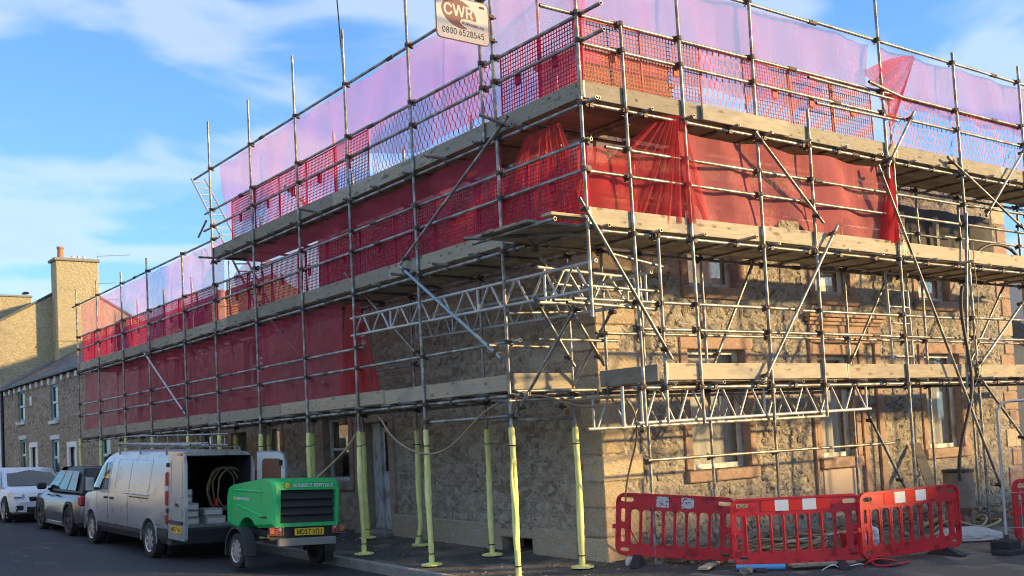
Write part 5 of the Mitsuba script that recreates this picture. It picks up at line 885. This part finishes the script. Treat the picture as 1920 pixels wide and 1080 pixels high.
# ---------------------------------------------------------------- parked cars
def car(label, Bm, paint, L, Wd, H, belt, hood, wb, suv=False):
    t = thing('parked_car', label, 'car'); hw = Wd / 2; sec = [(.86, .0), (.97, .12), (1.0, .38), (.985, .62), (.95, .85), (.80, .97), (0, 1.0)]
    def cs(y, zb, zt, ws): h = [(x * hw * ws, zb + z * (zt - zb)) for x, z in sec]; return [(x, y, z) for x, z in h + [(-x, z) for x, z in h[-2::-1]]]
    st = [(0, .34, belt * .80, .84), (.06, .26, belt * .95, .92), (.35, .22, belt * 1.0, .985), (1.2, .2, belt, 1), (L * .62, .2, belt * .995, 1), (L * .74, .2, hood + .05, .995), (L * .90, .22, hood * .95, .96), (L * .965, .24, hood * .84, .88), (L, .30, hood * .62, .78)]
    b = loft([cs(*s) for s in st]); wy = (L * .2, L * .2 + wb); r = .335 if not suv else .345
    b = cut(b, *[cyl((sx * (hw - .26), y, r), (sx * (hw + .2), y, r), r + .055, 30) for y in wy for sx in (-1, 1)]); obj('body', xf(b, Bm), paint, t, smooth=32)
    y0, y1, y2, y3 = .12 if suv else .25, .55 if suv else .95, L * .50, L * .735; bw, rw = hw * .93, hw * .74; zb = belt - .03
    gh = trimesh.convex.convex_hull(np.array([[sx * bw * .93, y0, zb] for sx in (-1, 1)] + [[sx * bw, (y0 + y3) / 2, zb] for sx in (-1, 1)] + [[sx * bw * .95, y3, zb] for sx in (-1, 1)] + [[sx * rw * .95, y1, H - .03] for sx in (-1, 1)] + [[sx * rw, y2, H - .02] for sx in (-1, 1)] + [[sx * rw * .8, (y1 + y2) / 2, H] for sx in (-1, 1)] + [[sx * rw * .78, y2 - .05, H - .005] for sx in (-1, 1)] + [[sx * rw * .97, (y1 + y2) / 2, H - .022] for sx in (-1, 1)] + [[0, y3 + .10, zb], [0, y2 + .06, H - .01], [0, y1 - .06, H - .02]])); obj('cabin', xf(gh, Bm), 'm_black' if suv else paint, t, smooth=40)
    g = []
    lerp = lambda a, b, k: np.array(a) * (1 - k) + np.array(b) * k
    for sx in (-1, 1):
        lo0, lo1, hi0, hi1 = [sx * bw * .955, y0 + .25, zb], [sx * bw * .96, y3 - .1, zb], [sx * rw * .975, y1 + .05, H - .03], [sx * rw * .99, y2 + .02, H - .03]
        for a, c in ((.03, .30), (.33, .62), (.65, .97)):
            q = [lerp(lerp(lo0, lo1, a), lerp(hi0, hi1, a), .10), lerp(lerp(lo0, lo1, c), lerp(hi0, hi1, c), .10), lerp(lerp(lo0, lo1, c), lerp(hi0, hi1, c), .88), lerp(lerp(lo0, lo1, a), lerp(hi0, hi1, a), .88)]; q = np.array(q) + np.array([sx * .042, 0, .0]); obj('side_window', xf(trimesh.Trimesh(q, [[0, 1, 2], [0, 2, 3]]), Bm), 'm_carglass', t)
    for (ya, yb, nm) in ((y3, y2, 'windscreen'), (y0, y1, 'rear_window')):
        s = 1 if nm == 'windscreen' else -1; q = np.array([[-bw * .86, ya, zb + .03], [0, ya + s * .10, zb + .03], [bw * .86, ya, zb + .03], [rw * .84, yb, H - .06], [0, yb + s * .06, H - .045], [-rw * .84, yb, H - .06]]) + [0, s * .024, .017]; obj(nm, xf(trimesh.Trimesh(q, [[0, 1, 4], [0, 4, 5], [1, 2, 3], [1, 3, 4]], process=False), Bm), 'm_carglass', t, smooth=True)
    for y in wy:
        for sx in (-1, 1):
            wheel(t, Bm, sx * (hw - .11), y, r, r, .21, sx, spokes=5, alloy='m_rim' if not suv else 'm_plastic')
            if suv: rr = extrude(shapely.Point(0, 0).buffer(r + .10, 20).difference(shapely.Point(0, 0).buffer(r + .04, 20)).intersection(sbox(-1, -.12, 1, 1)), .03); obj('arch_trim', xf(xf(rr, basis([sx * (hw - .005) - .015, y, r], [0, 1, 0], [0, 0, 1], [1, 0, 0])), Bm), 'm_plastic', t)
    for y in wy: obj('arch_liner', xf(cyl((-hw + .27, y, r), (hw - .27, y, r), r + .05, 24), Bm), 'm_black', t)
    obj('sill', xf(cb(-hw * .965, hw * .965, wy[0] + r + .08, wy[1] - r - .08, .19, .30, .02), Bm), 'm_plastic' if not suv else 'm_chrome', t)
    for sx in (-1, 1):
        mk = key('mirror', t); obj('shell', xf(cb(sx * (hw - .02), sx * (hw + .19), y3 - .32, y3 - .20, belt - .01, belt + .15, .03), Bm), 'm_black' if suv else paint, mk)
        hl = key('headlight', t); obj('housing', xf(cb(sx * hw * .60, sx * hw * .84, L - .25, L - .045, hood * .70, hood * .80, .03), Bm), 'm_chrome', hl); obj('lens', xf(trimesh.convex.convex_hull(np.array([[sx * hw * .52, L - .10, hood * .72], [sx * hw * .55, L - .13, hood * .84], [sx * hw * .90, L - .36, hood * .90], [sx * hw * .975, L - .40, hood * .78], [sx * hw * .6, L - .02, hood * .70], [sx * hw * .62, L - .05, hood * .82]])), Bm), 'm_clearlens', hl)
        tlk = key('tail_light', t); obj('lens', xf(cb(sx * hw * .72, sx * hw * .955, -.0, .16, belt * .70, belt * .92, .03), Bm), 'm_redlens', tlk); obj('door_handle', xf(cb(sx * hw * .97, sx * (hw * .985 + .025), L * .40, L * .44, belt * .86, belt * .89), Bm), 'm_black', t)
        obj('door_handle', xf(cb(sx * hw * .97, sx * (hw * .985 + .025), L * .58, L * .62, belt * .86, belt * .89), Bm), 'm_black', t)
        obj('fog_grille', xf(cb(sx * hw * .56, sx * hw * .80, L - .24, L + .004, .32, .50, .03), Bm), 'm_black', t)
    obj('grille', xf(cb(-hw * .42, hw * .42, L - .12, L - .008, hood * .60, hood * .76, .02), Bm), 'm_black', t); obj('lower_grille', xf(cb(-hw * .5, hw * .5, L - .1, L + .012, .28, .44, .02), Bm), 'm_black', t)
    return t
car('dark grey car facing away, parked between the van and the white car', vframe(-1.50, 14.9, 0.0, -.035, .24, .024), 'm_grey_car', 4.3, 1.80, 1.57, 1.02, .98, 2.57, suv=True)
car('white hatchback facing the camera at the left edge', vframe(-1.72, 24.8, math.pi, .035, .49, -.024), 'm_white_car', 4.06, 1.78, 1.44, .95, .92, 2.56)

# ---------------------------------------------------------------- terrace, tall gabled house and other houses
ter = thing('terrace_house', 'low rubble stone terrace with slate roof and blue sash windows beyond the scaffold', 'house'); Y0, Y1, EV = 23.45, 42.6, 5.28
tw = [(33.0, 34.12, 3.6, 5.0), (38.4, 39.62, 3.78, 5.08), (33.05, 34.12, 1.5, 2.87), (38.4, 39.4, 1.72, 3.02), (26.5, 27.6, 1.5, 2.8)]; td = [(30.5, 31.8, .75, 2.72), (36.3, 37.7, .85, 2.86)]
pol = sbox(Y0, -.2, Y1, EV)
for h in tw + td: pol = pol.difference(sbox(h[0], h[2], h[1], h[3]))
m = extrude(pol, .4); m.vertices = m.vertices[:, [0, 2, 1]]; m.invert(); tww = obj('wall', LW.w(m), 'm_mortar_brown_fill', ter)
rubble(LW, Y0 + .02, Y1 - .02, EV - .03, tww, 0, 11, [grow(h, .14, .14, .16, .2) for h in tw + td], .9)
obj('wall', bx(3.2, 3.4, Y0 + .1, Y1 - .1, 0, EV + .6), 'm_mortar', ter); obj('wall', bx(2.16, 3.19, Y0 + .02, Y0 + .2, 0, EV), 'm_mortar', ter)
for q, h in enumerate(tw):
    k = key('window', ter); fm = 'm_green_paint' if q in (1, 3) else 'm_blue_paint'; s0, s1, z0, z1 = h; P = LW.w
    obj('lintel', P(cb(s0 - .15, s1 + .15, -.03, .1, z1, z1 + .17)), 'm_white_dirty', k); obj('sill', P(cb(s0 - .12, s1 + .12, -.10, .1, z0 - .13, z0)), 'm_white_dirty', k)
    fr = extrude(sbox(s0, z0, s1, z1).difference(sbox(s0 + .13, z0 + .12, s1 - .13, z1 - .10)), .07); fr.vertices = fr.vertices[:, [0, 2, 1]] + [0, .06, 0]; obj('frame', P(fr), fm, k); obj('meeting_rail', P(cb(s0 + .13, s1 - .13, .05, .13, (z0 + z1) / 2 - .05, (z0 + z1) / 2 + .05)), 'm_white_dirty', k); obj('pane', P(bx(s0 + .12, s1 - .12, .10, .108, z0 + .1, z1 - .1)), 'm_carglass', k)
for q, h in enumerate(td):
    k = key('door', ter); s0, s1, z0, z1 = h; P = LW.w; fr = extrude(sbox(s0, z0 - .5, s1, z1).difference(sbox(s0 + .22, z0 - .6, s1 - .22, z1 - .2)), .08); fr.vertices = fr.vertices[:, [0, 2, 1]] + [0, -.035, 0]; obj('surround', P(fr), 'm_white', k); obj('leaf', P(cb(s0 + .22, s1 - .22, .14, .19, z0 - .4, z1 - .2)), 'm_curtain' if q else 'm_white_dirty', k)
for q in range(20): y = Y0 + .6 + q * .97; obj('eaves_block', LW.w(cb(y, y + .32, -.13, .02, EV - .24, EV - .03)), 'm_white_dirty', ter)
obj('gutter', LW.w(cb(Y0 - .1, Y1, -.26, -.14, EV - .02, EV + .09, .02)), 'm_black', ter); obj('downpipe', cyl((1.68, 42.45, .6), (1.68, 42.45, EV), .06, 8), 'm_black', ter); tag(obj('alarm_box', LW.w(cb(36.9, 37.15, -.09, 0, 4.35, 4.75, .03)), 'm_white', ter), 'white alarm box under the eaves')
rl = key('roof', ter); sl = .55; V = []; UV = []
sk = trimesh.convex.convex_hull(np.array([[1.58, y, EV + .02] for y in (Y0, Y1 + .3)] + [[6.4, y, EV + .02 + 4.82 * sl] for y in (Y0, Y1 + .3)] + [[11.2, y, EV + .02] for y in (Y0, Y1 + .3)])); obj('slab', sk, 'm_slate', rl, uv=uvc(sk, .2))
L_ = math.hypot(1, sl); du = np.array([1, 0, sl]) / L_; dn = np.array([-sl, 0, 1]) / L_
for q in range(21):
    y = Y0 + (.15 if q % 2 else 0)
    while y < Y1 + .2:
        w = .33 * (.9 + .2 * rng.random()); o = np.array([1.56, y, EV + .03]) + du * q * .255; m = bx(0, .36, .004, w - .004, 0, .012); m.vertices = o + np.outer(m.vertices[:, 0], du) + np.outer(m.vertices[:, 1], [0, 1, 0]) + np.outer(m.vertices[:, 2] + .018 - .035 * m.vertices[:, 0] + .004 * rng.random(), dn); V.append(m); UV.append(uvc(m, rng.random())); y += w
tag(obj('slates', trimesh.util.concatenate(V), 'm_slate', rl, uv=np.vstack(UV)), kind='stuff'); obj('flashing', np and trimesh.convex.convex_hull(np.array([[1.55, 42.85, EV + .05], [1.55, 42.98, EV + .05], [6.3, 42.85, EV + .05 + 4.75 * sl], [6.3, 42.98, EV + .05 + 4.75 * sl], [1.55, 42.85, EV + .16], [6.3, 42.85, EV + .2 + 4.75 * sl], [1.55, 42.98, EV + .16], [6.3, 42.98, EV + .2 + 4.75 * sl]])), 'm_concrete', rl)
tall = thing('gabled_house', 'tall roughcast gabled house with a sunlit chimney behind the stone terrace', 'house')
g = Polygon([(1.75, 0), (8.45, 0), (8.45, 8.5), (5.1, 10.42), (1.75, 8.5)]); m = extrude(g, 9.0); m.vertices = m.vertices[:, [0, 2, 1]] + [0, 43.0, 0]; m.invert(); obj('wall', m, 'm_roughcast', tall)
obj('front', bx(1.70, 1.748, 43.02, 52, .6, 8.4), 'm_white', tall); obj('front_door', bx(1.69, 1.745, 43.4, 44.6, .8, 3.9), 'm_dark', tall)
for sx in (-1, 1):
    a = np.array([5.1 + sx * 3.62, 0, 8.345]); b = np.array([5.1, 0, 10.47]); v = [[p[0], y, p[2] + h] for p in (a, b) for y in (42.93, 52.1) for h in (0, .1)]; m = trimesh.convex.convex_hull(np.array(v)); obj('roof', m, 'm_slate', tall, uv=uvc(m, .5))
ch = key('chimney', tall); obj('breast', cb(4.08, 5.98, 42.15, 42.995, 5.6, 11.36, .03), 'm_roughcast', ch); obj('ledge', cb(4.05, 6.02, 42.10, 42.99, 7.58, 7.68, .03), 'm_roughcast', ch); obj('cap', cb(3.98, 6.08, 42.05, 43.2, 11.362, 11.50, .03), 'm_concrete', ch); obj('stack_back', cb(4.10, 5.96, 43.0, 43.15, 10.0, 11.36, .02), 'm_roughcast', ch)
obj('pot', trimesh.util.concatenate([cyl((4.42, 42.6, 11.5), (4.42, 42.6, 11.98), .155, 14, .13), cyl((4.42, 42.6, 11.98), (4.42, 42.6, 12.08), .165, 14)]), 'm_pot', ch, smooth=40)
for x in (4.95, 5.2, 5.45): obj('vent_cap', cyl((x, 42.5, 11.5), (x, 42.5, 11.68), .07, 10), 'm_white_dirty', ch)
ch = key('chimney', tall); obj('stack', cb(3.1, 4.75, 50, 50.9, 8.5, 10.72, .03), 'm_roughcast', ch); obj('cap', cb(3.02, 4.83, 49.94, 50.96, 10.722, 10.82, .02), 'm_concrete', ch)
tag(obj('bird', at(crumple(np.array([.10, .22, .10]), 3, sub=2, amp=.2), 4.55, 50.3, 10.95, .6), 'm_black'), 'dark bird perched on the far left chimney', 'bird')
ae = thing('tv_aerial', 'thin television aerials bracketed to the right side of the tall chimney', 'aerial'); obj('mast', cyl((6.08, 42.5, 9.0), (6.08, 42.5, 11.9), .022, 6), 'm_tube_pale', ae)
for z, L2 in ((11.72, 1.5), (10.4, .8), (9.6, .9)):
    d = np.array([.96, -.26, .06]); o = np.array([6.05, 42.5, z]); obj('boom', cyl(o, o + d * L2, .014, 5), 'm_tube', ae)
    for q in range(7): p = o + d * L2 * (q + .5) / 7; obj('element', cyl(p - np.array([.1, .25, .06]), p + np.array([.1, .25, .06]), .006, 4), 'm_tube', ae)
def house(label, x0, x1, y0, y1, h, rise, ridge='y', mat='m_house', face='+x', nwin=4):
    t = thing('house', label, 'house'); obj('wall', bx(x0, x1, y0, y1, -1, h), mat, t)
    if ridge == 'y': m = trimesh.convex.convex_hull(np.array([[x, y, h + .01] for x in (x0 - .3, x1 + .3) for y in (y0 - .2, y1 + .2)] + [[(x0 + x1) / 2, y, h + rise] for y in (y0 - .2, y1 + .2)]))
    else: m = trimesh.convex.convex_hull(np.array([[x, y, h + .01] for x in (x0 - .2, x1 + .2) for y in (y0 - .3, y1 + .3)] + [[x, (y0 + y1) / 2, h + rise] for x in (x0 - .2, x1 + .2)]))
    obj('roof', m, 'm_slate', t, uv=uvc(m, .5))
    for q in range(nwin):
        for z in (1.2, 3.6):
            if z + 1.3 > h: continue
            if face == '+x': y = y0 + (q + .5) * (y1 - y0) / nwin; f0 = bx(x1 - .02, x1 + .04, y - .6, y + .6, z - .08, z + 1.38); f1 = bx(x1 + .042, x1 + .05, y - .5, y + .5, z, z + 1.3)
            else: x = x0 + (q + .5) * (x1 - x0) / nwin; f0 = bx(x - .6, x + .6, y1 - .02, y1 + .04, z - .08, z + 1.38); f1 = bx(x - .5, x + .5, y1 + .042, y1 + .05, z, z + 1.3)
            k = key('window', t); obj('frame', f0, 'm_white', k); obj('pane', f1, 'm_carglass', k)

    return t
for q in range(4): house(('nearest', 'second', 'third', 'farthest')[q] + ' rendered house across the left street, out of view', -22, -13.2, 8 + 12 * q, 19.8 + 12 * q, 5.4 + .3 * (q % 2), 2.2, 'y', mat='m_house2')
house('low rendered house across the right street, out of view', 6, 19.5, -21, -13.5, 3.6, 1.7, 'x', face='+y'); house('rendered house across the right street further along, out of view', 19.8, 36, -21, -13.5, 4.5, 1.9, 'x', face='+y')
house('cream house with dark slate roof glimpsed past the right end of the scaffold', 20.2, 29, 4.6, 13, 4.0, 2.6, 'x', face='+y', nwin=2)

# two labels for the scaffold's own parts that differ from the rest
labels.setdefault('kerb', {}).pop('category', None)
